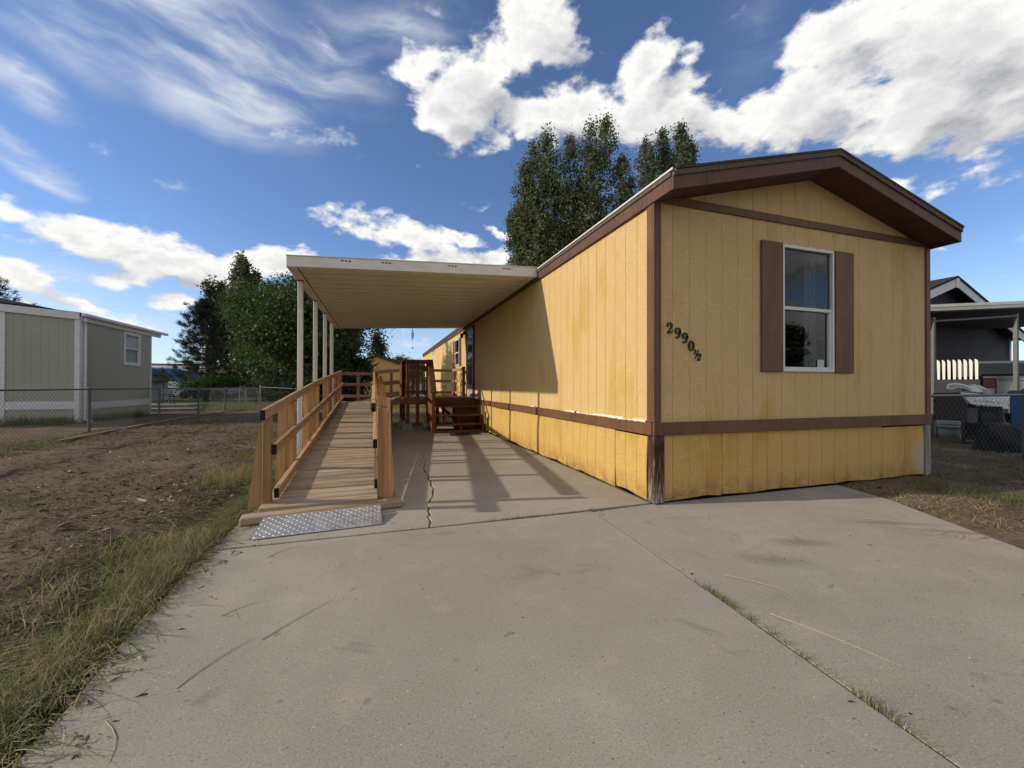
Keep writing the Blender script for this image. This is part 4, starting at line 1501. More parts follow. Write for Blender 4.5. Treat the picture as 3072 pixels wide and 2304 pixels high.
# stairs
for i, zt in enumerate((0.205, 0.410, 0.610)):
    yy = 6.44 + 0.30 * i
    board('stair_tread', 'redwood', porch, (-1.22, yy + 0.14, zt - 0.019), (-0.045, yy + 0.14, zt - 0.019), 0.28, 0.038, (0, 0, 1), 0.008)
for x in (-1.215, -0.62, -0.06):
    m = MB()
    poly = [(0, 6.47, 0.004), (0, 7.33, 0.004), (0, 7.33, 0.60), (0, 7.07, 0.57), (0, 7.05, 0.37), (0, 6.77, 0.37), (0, 6.75, 0.165), (0, 6.47, 0.165)]
    m.prism(poly, (x - 0.019, 0, 0), (x + 0.019, 0, 0))
    m.build('stringer', 'redwood', porch)
board('toe_board', 'redwood', porch, (-1.22, 6.44, 0.03), (-0.06, 6.44, 0.03), 0.036, 0.05)
MB().box((-0.60, 7.36, 0.02), (-0.08, 7.372, 0.60), 0.001).build('shade_panel', 'redwood', porch)  # sheet added to stand for the dark shade below the right half of the steps
# stair rail
board('post', 'redwood', porch, (-1.285, 6.44, 0.004), (-1.285, 6.44, 0.985), 0.085, 0.085, (1, 0, 0))
board('handrail', 'redwood', porch, (-1.285, 6.36, 0.965), (-1.245, 7.44, 1.80), 0.14, 0.036)
for i in range(5):
    yy = 6.56 + i * 0.175
    board('infill_board', 'redwood', porch, (-1.315, yy, 0.15 + 0.10 * i), (-1.315, yy, 0.98 + 0.135 * i), 0.14, 0.022, (1, 0, 0))
board('diagonal_brace', 'redwood', porch, (-1.0, 8.62, 0.75), (-0.35, 8.62, 0.10), 0.036, 0.085)
# rear railing and the short return by the door
for zt in (1.655, 1.318, 0.955):
    board('rail', 'rail_wood', porch, (-1.82, 9.76, zt - 0.036), (-0.24, 9.76, zt - 0.036), 0.036, 0.085)
    board('rail', 'rail_wood', porch, (-0.265, 9.74, zt - 0.036), (-0.15, 8.80, zt - 0.030), 0.036, 0.085)
board('post', 'cedar', porch, (-0.235, 9.45, 0.82), (-0.235, 9.45, 1.60), 0.04, 0.088, (1, 0, 0))

pg = 'concrete deck piers under the porch posts'
for (x, y, lab) in ((-1.81, 7.40, 'grey concrete pier block under the porch corner post nearest the ramp'), (-1.30, 7.46, 'grey concrete pier block just left of the porch steps'),
                    (-1.86, 8.45, 'dark concrete pier block behind the front left pier')):
    t = MB()
    t.add([(x - .14, y - .14, 0), (x + .14, y - .14, 0), (x + .14, y + .14, 0), (x - .14, y + .14, 0), (x - .10, y - .10, .165), (x + .10, y - .10, .165), (x + .10, y + .10, .165), (x - .10, y + .10, .165)],
          [[0, 3, 2, 1], [4, 5, 6, 7], [0, 1, 5, 4], [1, 2, 6, 5], [2, 3, 7, 6], [3, 0, 4, 7]])
    for (sx, sy) in ((-1, -1), (1, -1), (1, 1), (-1, 1)):
        t.box((x + sx * .075 - .03, y + sy * .075 - .03, .16), (x + sx * .075 + .03, y + sy * .075 + .03, .215), 0.008)
    tag(t.build('pier_block', 'pier_concrete'), lab, 'pier block', pg)
bl = MB().box((-1.66, 7.28, 0.0), (-1.40, 7.36, 0.09), 0.01)
bl.box((-1.42, 7.10, 0.0), (-1.36, 7.42, 0.13), 0.006)
tag(bl.build('wood_block', 'grey_post_wood'), 'scrap of grey timber lying between the two front pier blocks', 'timber scrap')
mt = MB().add([(-0.955, 5.83, 0.012), (-0.25, 5.92, 0.012), (-0.22, 6.37, 0.012), (-0.92, 6.38, 0.012), (-0.96, 5.825, 0.002), (-0.245, 5.915, 0.002), (-0.215, 6.375, 0.002), (-0.925, 6.385, 0.002)],
              [[0, 1, 2, 3], [0, 4, 5, 1], [1, 5, 6, 2], [2, 6, 7, 3], [3, 7, 4, 0]])
tag(mt.build('doormat', 'mat_dark'), 'dark doormat on the concrete at the foot of the steps', 'doormat')

chime = thing('wind_chime', 'thin metal wind chime hanging under the far edge of the carport', 'wind chime', (-1.60, 8.7, 2.2))
MB().tube([(-1.60, 8.7, 2.80), (-1.60, 8.7, 2.58)], 0.004, 5).build('cord', 'dark_iron', chime)
MB().lathe((-1.60, 8.7, 2.71), [(0.012, 0.0), (0.035, 0.005), (0.035, 0.015), (0.01, 0.02)], 10).build('disc', 'dark_iron', chime)
for k in range(5):
    a = k * 1.257
    MB().tube([(-1.60 + 0.026 * math.cos(a), 8.7 + 0.026 * math.sin(a), 2.68), (-1.60 + 0.026 * math.cos(a), 8.7 + 0.026 * math.sin(a), 2.52 - 0.02 * k)], 0.008, 6).build('tube', 'galvanized', chime)
MB().tube([(-1.60, 8.7, 2.58), (-1.60, 8.7, 2.22)], 0.0022, 4).build('string', 'galvanized_dull', chime)
MB().lathe((-1.60, 8.7, 2.20), [(0.006, 0.0), (0.03, 0.012), (0.03, 0.022), (0.006, 0.032)], 8).build('clapper', 'dark_iron', chime)

# ------------------------------------------------------------------ shed behind the porch
shed = thing('garden_shed', 'small yellow gabled shed behind the porch railing', 'shed', (-2.6, 20, 0))
sg = [-3.85 + 0.2032 * i for i in range(13)]
sz = lambda u: 2.18 + 0.36 * (u + 3.85) if u < -2.61 else 2.18 + 0.36 * (-1.37 - u)
siding('wall', 'shed_siding', shed, lambda u, d, z: (u, 18.6 + d, z), -3.85, -1.37, -0.05, sz, sg)
MB().add([(-3.85, 18.61, -.05), (-3.85, 21.5, -.05), (-3.85, 21.5, 2.18), (-3.85, 18.61, 2.18), (-1.37, 18.61, -.05), (-1.37, 21.5, -.05), (-1.37, 21.5, 2.18), (-1.37, 18.61, 2.18)],
         [[0, 3, 2, 1], [4, 5, 6, 7], [1, 2, 6, 5]]).build('wall', 'shed_siding', shed)
for s in (0, 1):
    xa, xb = (-3.95, -2.61) if not s else (-2.61, -1.27)
    za, zb = (2.15, 2.635) if not s else (2.635, 2.15)
    MB().prism([(xa, 0, za), (xb, 0, zb), (xb, 0, zb + 0.10), (xa, 0, za + 0.10)], (0, 18.5, 0), (0, 21.6, 0)).build('roof', 'shingle_brown', shed)

# ------------------------------------------------------------------ house to the left
lh = thing('neighbour_house', 'sage green house with white trim and gutter beyond the chain link fence', 'house', (-14, 15, 0))
HX, HY, HE = -11.22, 12.6, 16.66
lg = [-11.3 - 0.2032 * i for i in range(60)][::-1]
rake = lambda u: 3.13 + 0.085 * (HX - u)
fl = [-21.0 + 1.2192 * i for i in range(8)] + [HX]
for a, b_ in zip(fl[:-1], fl[1:]):
    siding('siding_panel', 'sage_siding', lh, lambda u, d, z: (u, HY + d, z), a, b_, -0.1, rake, lg)
sg2 = [HY + 0.2032 * i for i in range(1, 21)]
ws = (14.93, 15.82, 1.93, 2.99)
fl = [HY, HY + 1.22, HY + 2.44, HY + 3.66, HE]
for a, b_ in zip(fl[:-1], fl[1:]):
    siding('siding_panel', 'sage_siding', lh, lambda u, d, z: (HX - d, u, z), a, b_, -0.1, 3.13, sg2, [ws] if a < ws[1] and b_ > ws[0] else ())
MB().add([(HX, HE, -.1), (-21, HE, -.1), (-21, HE, 3.9), (HX, HE, 3.1)], [[0, 1, 2, 3]]).build('rear_wall', 'sage_siding', lh)
box('corner_trim', 'white_trim', lh, (HX - 0.10, HY - 0.03, -0.1), (HX + 0.03, HY - 0.002, 3.13))
box('corner_trim', 'white_trim', lh, (HX + 0.002, HY, -0.1), (HX + 0.03, HY + 0.12, 3.13))
box('corner_trim', 'white_trim', lh, (HX + 0.002, HE - 0.06, -0.1), (HX + 0.03, HE + 0.02, 3.1))
box('corner_trim', 'white_trim', lh, (-13.03, HY - 0.03, -0.1), (-12.90, HY - 0.002, 3.27))
box('belt_board', 'white_trim', lh, (-12.898, HY - 0.022, 0.40), (HX - 0.102, HY - 0.002, 0.635))
box('belt_board', 'white_trim', lh, (-21, HY - 0.022, 0.40), (-13.035, HY - 0.002, 0.635))
box('belt_board', 'white_trim', lh, (HX + 0.002, HY + 0.122, 0.37), (HX + 0.022, HE - 0.062, 0.60))
MB().prism([(-21, 0, 3.13 + 0.085 * 9.78), (HX + 0.02, 0, 3.13), (HX + 0.02, 0, 3.34), (-21, 0, 3.36 + 0.085 * 9.78)], (0, HY - 0.002, 0), (0, HY - 0.05, 0)).build('rake_board', 'white_trim', lh)
rfm = MB()
rfm.add([(HX + 0.06, HY - 0.06, 3.345), (HX + 0.06, 17.6, 3.30), (-21, 17.6, 4.3), (-21, HY - 0.06, 4.3)], [[0, 1, 2, 3]])
rfm.build('roof', 'shingle_grey', lh)
rfm = MB()
rfm.prism([(-12.0, 0, 3.47), (-13.6, 0, 3.78), (-21, 0, 4.6), (-21, 0, 4.3)], (0, HY + 0.2, 0), (0, HY + 4.5, 0))
rfm.build('roof', 'shingle_grey', lh)
box('eave_board', 'white_trim', lh, (HX + 0.002, HY + 0.02, 3.10), (HX + 0.05, 17.35, 3.24))
gt = MB().box((HX + 0.051, HY - 0.04, 3.235), (HX + 0.17, 17.7, 3.335), 0.02)
gt.build('gutter', 'white_gutter', lh)
MB().tube([(HX + 0.11, HY + 0.06, 3.24), (HX + 0.11, HY + 0.06, 3.12), (HX + 0.06, HY + 0.16, 2.94), (HX + 0.06, HY + 0.16, 0.06), (HX + 0.25, HY + 0.12, 0.02)], 0.042, 8).build('downspout', 'white_gutter', lh)


def lh3(u, d, z):
    return (HX - d, u, z)


wn, _ = window(lh, lh3, *ws, glass='glass_clear')
wf = MB()
for (ya, yb_, za, zb) in ((14.85, 14.93, 1.85, 3.07), (15.82, 15.90, 1.85, 3.07), (14.93, 15.82, 2.99, 3.07), (14.93, 15.82, 1.85, 1.93)):
    wf.box((HX + 0.001, ya, za), (HX + 0.03, yb_, zb), 0.004)
wf.build('frame', 'white_trim', wn)
MB().box((HX - 0.06, 14.95, 2.47), (HX - 0.05, 15.80, 2.97), 0.001).build('pane_backing', 'far_white', wn)  # pale sheet close behind the upper pane
MB().box((HX - 0.062, 14.95, 1.96), (HX - 0.055, 15.80, 2.45), 0.001).build('pane_backing', 'sticker_grey', wn)  # grey sheet behind the lower pane

# ------------------------------------------------------------------ chain link fences
def chain_link(parent, p0, p1, h, z0, cell=0.062, rad=0.0016):
    p0, p1 = Vector(p0), Vector(p1)
    L = (p1 - p0).length
    d = (p1 - p0).normalized()
    side = Vector((-d.y, d.x, 0))
    V, F = [], []
    step = cell * 1.414

    def wire(a, b_, off):
        n = len(V)
        ax = (b_ - a).normalized()
        q1 = side * rad
        q2 = ax.cross(side) * rad
        for p in (a, b_):
            for s in (q1, -q1 * 0.5 + q2 * 0.87, -q1 * 0.5 - q2 * 0.87):
                V.append(tuple(p + s + side * off))
        for k_ in range(3):
            F.append([n + k_, n + (k_ + 1) % 3, n + 3 + (k_ + 1) % 3, n + 3 + k_])
    m = int((L + h) / step)
    for i in range(m):
        s = -h + i * step
        for sgn in (1, -1):
            a_s, b_s, za, zb = (s, s + h, 0, h) if sgn > 0 else (s, s + h, h, 0)
            if a_s < 0:
                za += sgn * (-a_s)
                a_s = 0
            if b_s > L:
                zb -= sgn * (b_s - L)
                b_s = L
            if b_s - a_s < 0.01:
                continue
            wire(p0 + d * a_s + Vector((0, 0, z0 + za)), p0 + d * b_s + Vector((0, 0, z0 + zb)), rad * sgn)
    c = base_of(parent)
    me = mesh_np('wire_mesh', np.array(V) - np.array(c), F, 'galvanized_dull')
    o = link('wire_mesh', me, parent)
    o['kind'] = 'stuff'


def fence(label, pts, h, post_at, parent_group, mat='galvanized', cell=0.062, rad=0.0016, z0=0.03):
    t = thing('chain_link_fence', label, 'fence', (pts[0][0], pts[0][1], 0), parent_group)
    for a, b_ in zip(pts[:-1], pts[1:]):
        a3, b3 = Vector((*a[:2], 0)), Vector((*b_[:2], 0))
        ha, hb = (a[2] if len(a) > 2 else h), (b_[2] if len(b_) > 2 else h)
        MB().tube([a3 + Vector((0, 0, ha)), b3 + Vector((0, 0, hb))], 0.019, 8).build('top_rail', mat, t)
        chain_link(t, a3, b3, min(ha, hb) - z0 - 0.01, z0, cell, rad)
    for (x, y, hh) in post_at:
        MB().lathe((x, y, 0), [(0.03, -0.1), (0.03, hh), (0.036, hh), (0.034, hh + 0.03), (0.012, hh + 0.05)], 10).build('post', mat, t)
    return t


fg = 'chain link fences'
fence('long grey chain link fence between the bare yard and the sage house', [(-9.1, 2.0), (-9.1, 20.9)], 1.03,
      [(-9.1, 6.2, 1.02), (-9.1, 9.1, 1.03), (-9.1, 12.35, 1.03), (-9.1, 15.25, 1.02), (-9.1, 18.05, 1.02), (-9.1, 20.9, 1.03)], fg, 'galvanized_dull', 0.07, 0.0024)
fence('far chain link fence along the lawn behind the ramp', [(-9.0, 23.3, 1.05), (-4.3, 21.6, 0.82)], 0.9, [(-9.0, 23.3, 1.10), (-6.6, 22.4, 0.93), (-4.3, 21.6, 0.85)], fg, cell=0.12, rad=0.002)
fence('chain link fence across the lawn behind the sage house', [(-20.0, 23.6, 0.92), (-10.1, 23.5, 0.92)], 0.9,
      [(-16.8, 23.6, 0.92), (-13.4, 23.55, 0.92), (-10.1, 23.5, 0.98)], fg, cell=0.12, rad=0.002)
fence('short chain link fence from the right corner of the yellow home', [(4.20, 0.06), (6.58, 0.09)], 1.005, [(4.215, 0.06, 1.0), (6.58, 0.09, 1.05)], fg, 'galvanized_dull', 0.075, 0.0014)
fence('chain link fence running off past the covered barbecue corner', [(6.62, 0.09), (9.8, 0.13)], 1.005, [(9.8, 0.13, 1.0)], fg, 'galvanized_dull', 0.07, 0.002)
gate = thing('fence_gate', 'round cornered chain link gate at the end of the yard fence', 'gate', (-9.0, 22, 0))
MB().tube([(-9.08, 21.0, 0.1), (-9.08, 21.0, 0.86), (-9.08, 21.12, 0.96), (-9.05, 22.95, 0.97), (-9.05, 23.1, 0.86), (-9.05, 23.1, 0.1), (-9.08, 21.0, 0.1)], 0.017, 8).build('gate_frame', 'galvanized', gate)
chain_link(gate, (-9.08, 21.02, 0), (-9.05, 23.08, 0), 0.84, 0.11, 0.1, 0.002)
bd = MB()
for i, (ya, yb_) in enumerate(((5.2, 7.35), (7.3, 10.4), (10.5, 14.3), (14.35, 18.2))):
    pass
eg = 'weathered boards lying along the fence foot'
for i, (a, b_, lab) in enumerate((((-8.55, 7.2), (-8.72, 9.6), 'pale weathered board on the soil, nearest piece along the fence'), ((-8.8, 9.9), (-8.95, 14.2), 'weathered edging board on the soil, second along the fence'),
                                  ((-8.95, 14.4), (-8.62, 18.8), 'pale edging board on the soil, farthest along the fence'))):
    o = board('edging_board', 'grey_post_wood', None, (*a, 0.02), (*b_, 0.02), 0.07, 0.03)
    tag(o, lab, 'board', eg)

# patio behind the left house
pt = MB().box((-13.2, 19.35, -0.05), (-10.9, 21.0, 0.24), 0.01)
tag(pt.build('patio_slab', 'old_concrete'), 'raised grey concrete patio slab behind the sage house', 'patio slab')
pt = MB().box((-12.6, 18.35, -0.05), (-10.35, 19.3, 0.11), 0.01)
tag(pt.build('concrete_step', 'old_concrete'), 'low concrete step in front of the raised patio slab', 'step')
ch = thing('patio_chair', 'black metal patio chair standing on the raised patio slab', 'chair', (-12.15, 20.2, 0.24))
cx, cy = -12.15, 20.2
for (sx, sy) in ((-1, -1), (1, -1), (1, 1), (-1, 1)):
    MB().tube([(cx + sx * .24, cy + sy * .24, 0.24), (cx + sx * .20, cy + sy * .20, 0.70)], 0.018, 6).build('leg', 'dark_iron', ch)
MB().lathe((cx, cy, 0.69), [(0.05, 0), (0.27, 0.0), (0.27, 0.03), (0.05, 0.03)], 16).build('seat', 'dark_iron', ch)
ring = [(cx - .22 + 0.05 * math.sin(a), cy + .26 * math.cos(a), 1.0 + .26 * math.sin(a)) for a in np.linspace(-0.6, math.pi + 0.6, 14)]
MB().tube(ring, 0.017, 6).build('backrest', 'dark_iron', ch)

# ------------------------------------------------------------------ things far beyond the lawn
fhs = thing('far_house', 'long grey house with a low brown roof far beyond the lawn', 'house', (-27, 52, 0))
MB().box((-42, 50, 0), (-19, 54, 2.5), 0.02).build('wall', 'far_grey', fhs)
MB().prism([(-43, 49.3, 2.45), (-43, 52, 3.6), (-43, 54.7, 2.45)], (0, 0, 0), (25, 0, 0)).build('roof', 'shingle_brown', fhs)
for xx in (-30, -26.5, -22):
    MB().box((xx, 49.94, 1.1), (xx + 1.2, 49.99, 2.1), 0.01).build('window', 'black_glass', fhs)
cmp_ = thing('camper_trailer', 'white and blue camper trailer parked beyond the lawn', 'camper trailer', (-22, 44, 0))
MB().box((-25.6, 43, 0.55), (-18.6, 45.3, 3.0), 0.15).build('body', 'far_white', cmp_)
MB().prism([(-24.0, 42.98, 1.75), (-18.65, 42.98, 1.45), (-18.65, 42.98, 2.3), (-21.0, 42.98, 2.75), (-24.0, 42.98, 2.75)][::-1], (0, 0, 0), (0, -0.02, 0)).build('blue_panel', 'camper_blue', cmp_)
MB().box((-25.2, 42.95, 1.6), (-24.3, 42.99, 2.4), 0.01).build('window', 'black_glass', cmp_)
for xx in (-22.6, -21.7):
    MB().tube([(xx, 42.97, 0.35), (xx, 43.2, 0.35)], 0.35, 14).build('wheel', 'tyre_rubber', cmp_)
sh2 = thing('grey_shed', 'small pale shed with a dark roof at the corner of the sage house', 'shed', (-19.2, 33, 0))
MB().box((-20.6, 32, 0), (-17.9, 34.5, 1.5), 0.02).build('wall', 'far_white', sh2)
MB().prism([(-21.2, 31.7, 1.5), (-17.3, 31.7, 1.45), (-18.3, 31.7, 2.25), (-20.4, 31.7, 2.3)], (0, 0, 0), (0, 3, 0)).build('roof', 'shingle_grey', sh2)


def car(name, label, x, y, mat, length=4.4):
    t = thing(name, label, 'car', (x, y, 0), 'cars parked beyond the lawn')
    prof = [(0, 0.35), (0.05, 0.75), (0.9, 0.95), (1.5, 1.42), (3.0, 1.45), (3.7, 1.0), (4.3, 0.9), (4.4, 0.4)]
    MB().prism([(x + a * length / 4.4, y, z) for a, z in prof], (0, 0, 0), (0, 1.7, 0)).build('body', mat, t)
    MB().prism([(x + a * length / 4.4, y - 0.01, z) for a, z in ((1.15, 1.0), (1.6, 1.36), (2.9, 1.38), (3.4, 1.02))], (0, 0, 0), (0, 0.009, 0)).build('side_window', 'black_glass', t)
    for a in (0.8, 3.5):
        MB().tube([(x + a, y - 0.03, 0.32), (x + a, y + 0.2, 0.32)], 0.32, 14).build('wheel', 'tyre_rubber', t)


car('parked_car', 'white car parked in front of the blue and white camper', -19.3, 38.6, 'far_white')
car('parked_car', 'grey car parked behind the pine trunk', -15.6, 39.8, 'far_grey')
bs = thing('brown_shed', 'brown shed with a white door behind the trees', 'shed', (-15.5, 43, 0))
MB().box((-18.0, 42.5, 0), (-13.6, 45, 2.2), 0.02).build('wall', 'brown_wall', bs)
MB().box((-18.25, 42.3, 2.2), (-13.4, 45.2, 2.35), 0.02).build('roof', 'shingle_brown', bs)
MB().box((-17.9, 42.42, 0.9), (-17.0, 42.49, 2.1), 0.01).build('door', 'far_white', bs)
bs = thing('brick_shed', 'dark brown outbuilding under the locust tree', 'shed', (-10, 40, 0))
MB().box((-12.3, 39.8, 0), (-7.2, 42.5, 1.7), 0.02).build('wall', 'brown_wall', bs)
MB().prism([(-12.6, 39.5, 1.7), (-7.0, 39.5, 1.7), (-7.0, 41, 2.4), (-12.6, 41, 2.4)], (0, 0, 0), (0, 0, 0.08)).build('roof', 'shingle_brown', bs)
for x, lab in ((-18.9, 'short white concrete stump at the lawn edge, left one'), (-17.0, 'short white concrete stump at the lawn edge, right one')):
    tag(MB().lathe((x, 36.6, -0.05), [(0.28, 0), (0.22, 0.1), (0.19, 0.7), (0.26, 0.8), (0.2, 0.84)], 10).build('stump', 'old_concrete'), lab, 'stump', 'white stumps at the lawn edge')
ft = thing('white_building', 'small white building seen between the porch balusters', 'building', (-1.0, 34, 0))
MB().box((-3.2, 33, 0), (1.5, 37, 2.2), 0.02).build('wall', 'far_white', ft)
MB().prism([(-3.5, 32.6, 2.2), (1.8, 32.6, 2.2), (1.8, 35, 3.0), (-3.5, 35, 3.0)], (0, 0, 0), (0, 0, 0.1)).build('roof', 'shingle_brown', ft)
MB().box((-1.9, 32.93, 0.9), (-1.0, 32.99, 1.8), 0.01).build('window', 'black_glass', ft)

# ------------------------------------------------------------------ neighbour on the right
axd = Vector((2.04, -0.67, 0)).normalized()          # along the neighbour's front
ayd = Vector((0.67, 2.04, 0)).normalized()           # away from the camera


def rp(base, a, b_, z):
    return Vector((base[0], base[1], 0)) + axd * a + ayd * b_ + Vector((0, 0, z))


rc = thing('neighbour_carport', 'cream edged carport roof on grey posts at the right edge', 'carport', (9.6, 2.5, 0))
b0 = (9.5, 2.6)
rm = MB().bar(rp(b0, -3, 0, 2.765), rp(b0, 6, 0, 3.16), 0.03, 0.075)
rm.bar(rp(b0, -3, -0.012, 2.838), rp(b0, 6, -0.012, 3.233), 0.04, 0.066)
rm.build('front_fascia', 'white_metal', rc)
sl_ = MB()
P0 = [rp(b0, -3, 0.02, 2.70), rp(b0, 6, 0.02, 3.10), rp(b0, 6, 3.2, 2.95), rp(b0, -3, 3.2, 2.60)]
sl_.add(P0 + [p + Vector((0, 0, 0.09)) for p in P0], [[0, 3, 2, 1], [4, 5, 6, 7], [0, 1, 5, 4], [1, 2, 6, 5], [2, 3, 7, 6], [3, 0, 4, 7]])
sl_.build('roof', 'panel_grey', rc)
board('brace', 'galvanized_dull', rc, rp(b0, -3, 0.15, 2.44), rp(b0, 2.05, 0.05, 2.76), 0.035, 0.045)
for a in (0.15, 2.06):
    q = rp(b0, a, 0.08, 0)
    board('post', 'galvanized_dull', rc, (q.x, q.y, -0.05), (q.x, q.y, 2.72 + a * 0.05), 0.07, 0.07, (1, 0, 0))
nh = thing('grey_house', 'dark slate house with a white gable fascia behind the carport', 'house', (14, 5, 0))
hb = (13.08, 4.09)                                     # under the gable peak
hx_, hy_ = Vector((0.9976, 0.0698, 0)), Vector((-0.0698, 0.9976, 0))


def rh(a, b_, z):
    return Vector((hb[0], hb[1], 0)) + hx_ * a + hy_ * b_ + Vector((0, 0, z))


gz = lambda u: 4.02 - 0.33 * abs(u)
ng = [-5 + 0.2032 * i for i in range(50)]
nj = [-3.2 + 1.22 * i for i in range(6)] + [4.3]
for a, b_ in zip(nj[:-1], nj[1:]):
    siding('siding_panel', 'slate_siding', nh, lambda u, d, z: tuple(rh(u, d, z)), a, b_, -0.05, gz, ng)
MB().add([rh(4.25, 0.01, 0), rh(4.25, 9, 0), rh(4.25, 9, 2.7), rh(4.25, 0.01, 2.7)], [[0, 1, 2, 3]]).build('wall', 'slate_siding', nh)
board('corner_trim', 'white_trim', nh, rh(4.23, -0.02, 0), rh(4.23, -0.02, 2.72), 0.10, 0.03, tuple(hy_))
for s_ in (-1, 1):
    e = 4.7
    board('rake_board', 'white_trim', nh, rh(0, -0.32, 4.10), rh(s_ * e, -0.32, 4.10 - 0.33 * e), 0.03, 0.24)
    A = [rh(0, -0.36, 4.22), rh(s_ * e, -0.36, 4.22 - 0.33 * e), rh(s_ * e, 9, 4.22 - 0.33 * e), rh(0, 9, 4.22)]
    MB().add(A + [p + Vector((0, 0, 0.06)) for p in A], [[0, 1, 2, 3], [4, 5, 6, 7], [0, 1, 5, 4], [1, 2, 6, 5], [2, 3, 7, 6], [3, 0, 4, 7]]).build('roof', 'shingle_black', nh)
board('king_board', 'white_trim', nh, rh(0, -0.345, 3.93), rh(0, -0.345, 4.24), 0.20, 0.02, tuple(hy_))

# pickup in the carport, seen from behind
tk = thing('pickup_truck', 'silver pickup truck parked tail out in the right carport', 'pickup truck', (12.7, 3.5, 0))
tb = (11.62, 2.65)
txd, tyd = Vector((0.60, -0.80, 0)), Vector((0.80, 0.60, 0))


def rt(base, a, b_, z):
    return Vector((base[0], base[1], 0)) + txd * a + tyd * b_ + Vector((0, 0, z))


MB().prism([rt(tb, 0.02, 0, 0.62), rt(tb, 1.78, 0, 0.62), rt(tb, 1.78, 0, 1.40), rt(tb, 0.02, 0, 1.40)], (0, 0, 0), tuple(tyd * 2.1)).build('bed', 'truck_silver', tk)
tg = MB()
tg.bar(rt(tb, 0.22, -0.02, 1.02), rt(tb, 1.58, -0.02, 1.02), 0.05, 0.66, (0, 0, 1), 0.03)
tg.bar(rt(tb, 0.26, -0.05, 1.30), rt(tb, 1.54, -0.05, 1.30), 0.05, 0.05, (0, 0, 1), 0.02)
tg.build('tailgate', 'truck_silver', tk)
MB().bar(rt(tb, 0.0, 0, 1.415), rt(tb, 1.8, 0, 1.415), 0.09, 0.045, (0, 0, 1), 0.01).build('bed_rail', 'tyre_rubber', tk)
for a in (0.10, 1.70):
    MB().bar(rt(tb, a, -0.03, 1.10), rt(tb, a, -0.03, 1.34), 0.06, 0.22, tuple(txd), 0.02).build('tail_light', 'tail_red', tk)
MB().bar(rt(tb, 0.0, -0.10, 0.56), rt(tb, 1.8, -0.10, 0.56), 0.18, 0.16, (0, 0, 1), 0.03).build('bumper', 'chrome', tk)
MB().prism([rt(tb, 0.05, 2.1, 0.62), rt(tb, 0.05, 5.2, 0.62), rt(tb, 0.05, 5.2, 1.1), rt(tb, 0.05, 4.0, 1.15), rt(tb, 0.05, 3.4, 1.85), rt(tb, 0.05, 2.2, 1.85)], (0, 0, 0), tuple(txd * 1.7)).build('cab', 'truck_silver', tk)
MB().bar(rt(tb, 0.3, 2.14, 1.6), rt(tb, 1.5, 2.14, 1.6), 0.03, 0.36).build('rear_window', 'black_glass', tk)
for a in (0.0, 1.62):
    for c in (0.75, 4.2):
        MB().tube([rt(tb, a, c, 0.38), rt(tb, a + 0.18, c, 0.38)], 0.38, 16).build('wheel', 'tyre_rubber', tk)

# things under the carport stand square to the open corner of the yard
exd = Vector((0.389, -0.921, 0)) * 0.64
eyd = Vector((0.921, 0.389, 0))


def rg(base, a, b_, z):
    return Vector((base[0], base[1], 0)) + exd * a + eyd * b_ + Vector((0, 0, z))


# gas grill
gr = thing('gas_grill', 'stainless gas grill with a white rimmed hood behind the short fence', 'grill', (8.5, 1.4, 0))
gb = (7.95, 1.60)
hood = [(0.0, 1.10), (0.02, 1.17), (0.08, 1.195), (0.20, 1.20), (0.32, 1.185), (0.46, 1.14), (0.56, 1.085), (0.565, 1.04), (0.54, 1.03), (0.40, 1.075), (0.24, 1.12), (0.17, 1.09), (0.11, 1.075), (0.04, 1.08)]
hood = [(a, 1.04 + (z - 1.04) * 1.0) for a, z in hood]
MB().prism([rg(gb, a, 0.0, z) for a, z in hood], (0, 0, 0), tuple(eyd * 0.06)).build('hood_end', 'white_plastic', gr)
inner = [(0.05, 1.10), (0.06, 1.16), (0.20, 1.17), (0.32, 1.155), (0.44, 1.115), (0.51, 1.075), (0.51, 1.06), (0.40, 1.095), (0.24, 1.145), (0.16, 1.11), (0.10, 1.095)]
MB().prism([rg(gb, a, -0.008, z) for a, z in inner], (0, 0, 0), tuple(eyd * 0.006)).build('hood_inset', 'bucket_pale', gr)
hd = MB()
V, F = [], []
prof = [(0.30, 0.04), (0.34, 0.10), (0.42, 0.145), (0.55, 0.15), (0.68, 0.12), (0.80, 0.06), (0.87, 0.01), (0.90, -0.04)]
for c in (0.02, 0.14, 0.42, 0.52):
    sc_ = 1.0 if 0.1 < c < 0.45 else 0.8
    for (a, z) in prof:
        V.append(rg(gb, a, c + 0.04, 1.03 + z * sc_))
n = len(prof)
for i in range(3):
    for k in range(n - 1):
        F.append([i * n + k, (i + 1) * n + k, (i + 1) * n + k + 1, i * n + k + 1])
F += [list(range(n)), [3 * n + k for k in range(n)][::-1]]
hd.add(V, F)
hd.build('hood', 'stainless', gr, True)
MB().prism([rg(gb, 0.28, -0.02, 1.02), rg(gb, 0.50, -0.05, 0.80), rg(gb, 1.18, -0.05, 0.76), rg(gb, 1.22, -0.02, 0.96)], (0, 0, 0), tuple(eyd * 0.10)).build('control_panel', 'stainless', gr)
for k in range(5):
    q = rg(gb, 0.60 + k * 0.105, -0.06, 0.895 - k * 0.006)
    MB().tube([q, q - eyd * 0.04], 0.024, 10).build('knob', 'chrome', gr)
fb = MB().box((0, 0, 0), (0.001, 0.001, 0.001))
cart = MB()
for a in (0.33, 1.05):
    for c in (0.05, 0.5):
        cart.bar(rg(gb, a, c, 0.0), rg(gb, a, c, 0.8), 0.05, 0.05, tuple(exd))
cart.bar(rg(gb, 0.3, 0.27, 0.16), rg(gb, 1.08, 0.27, 0.16), 0.46, 0.03)
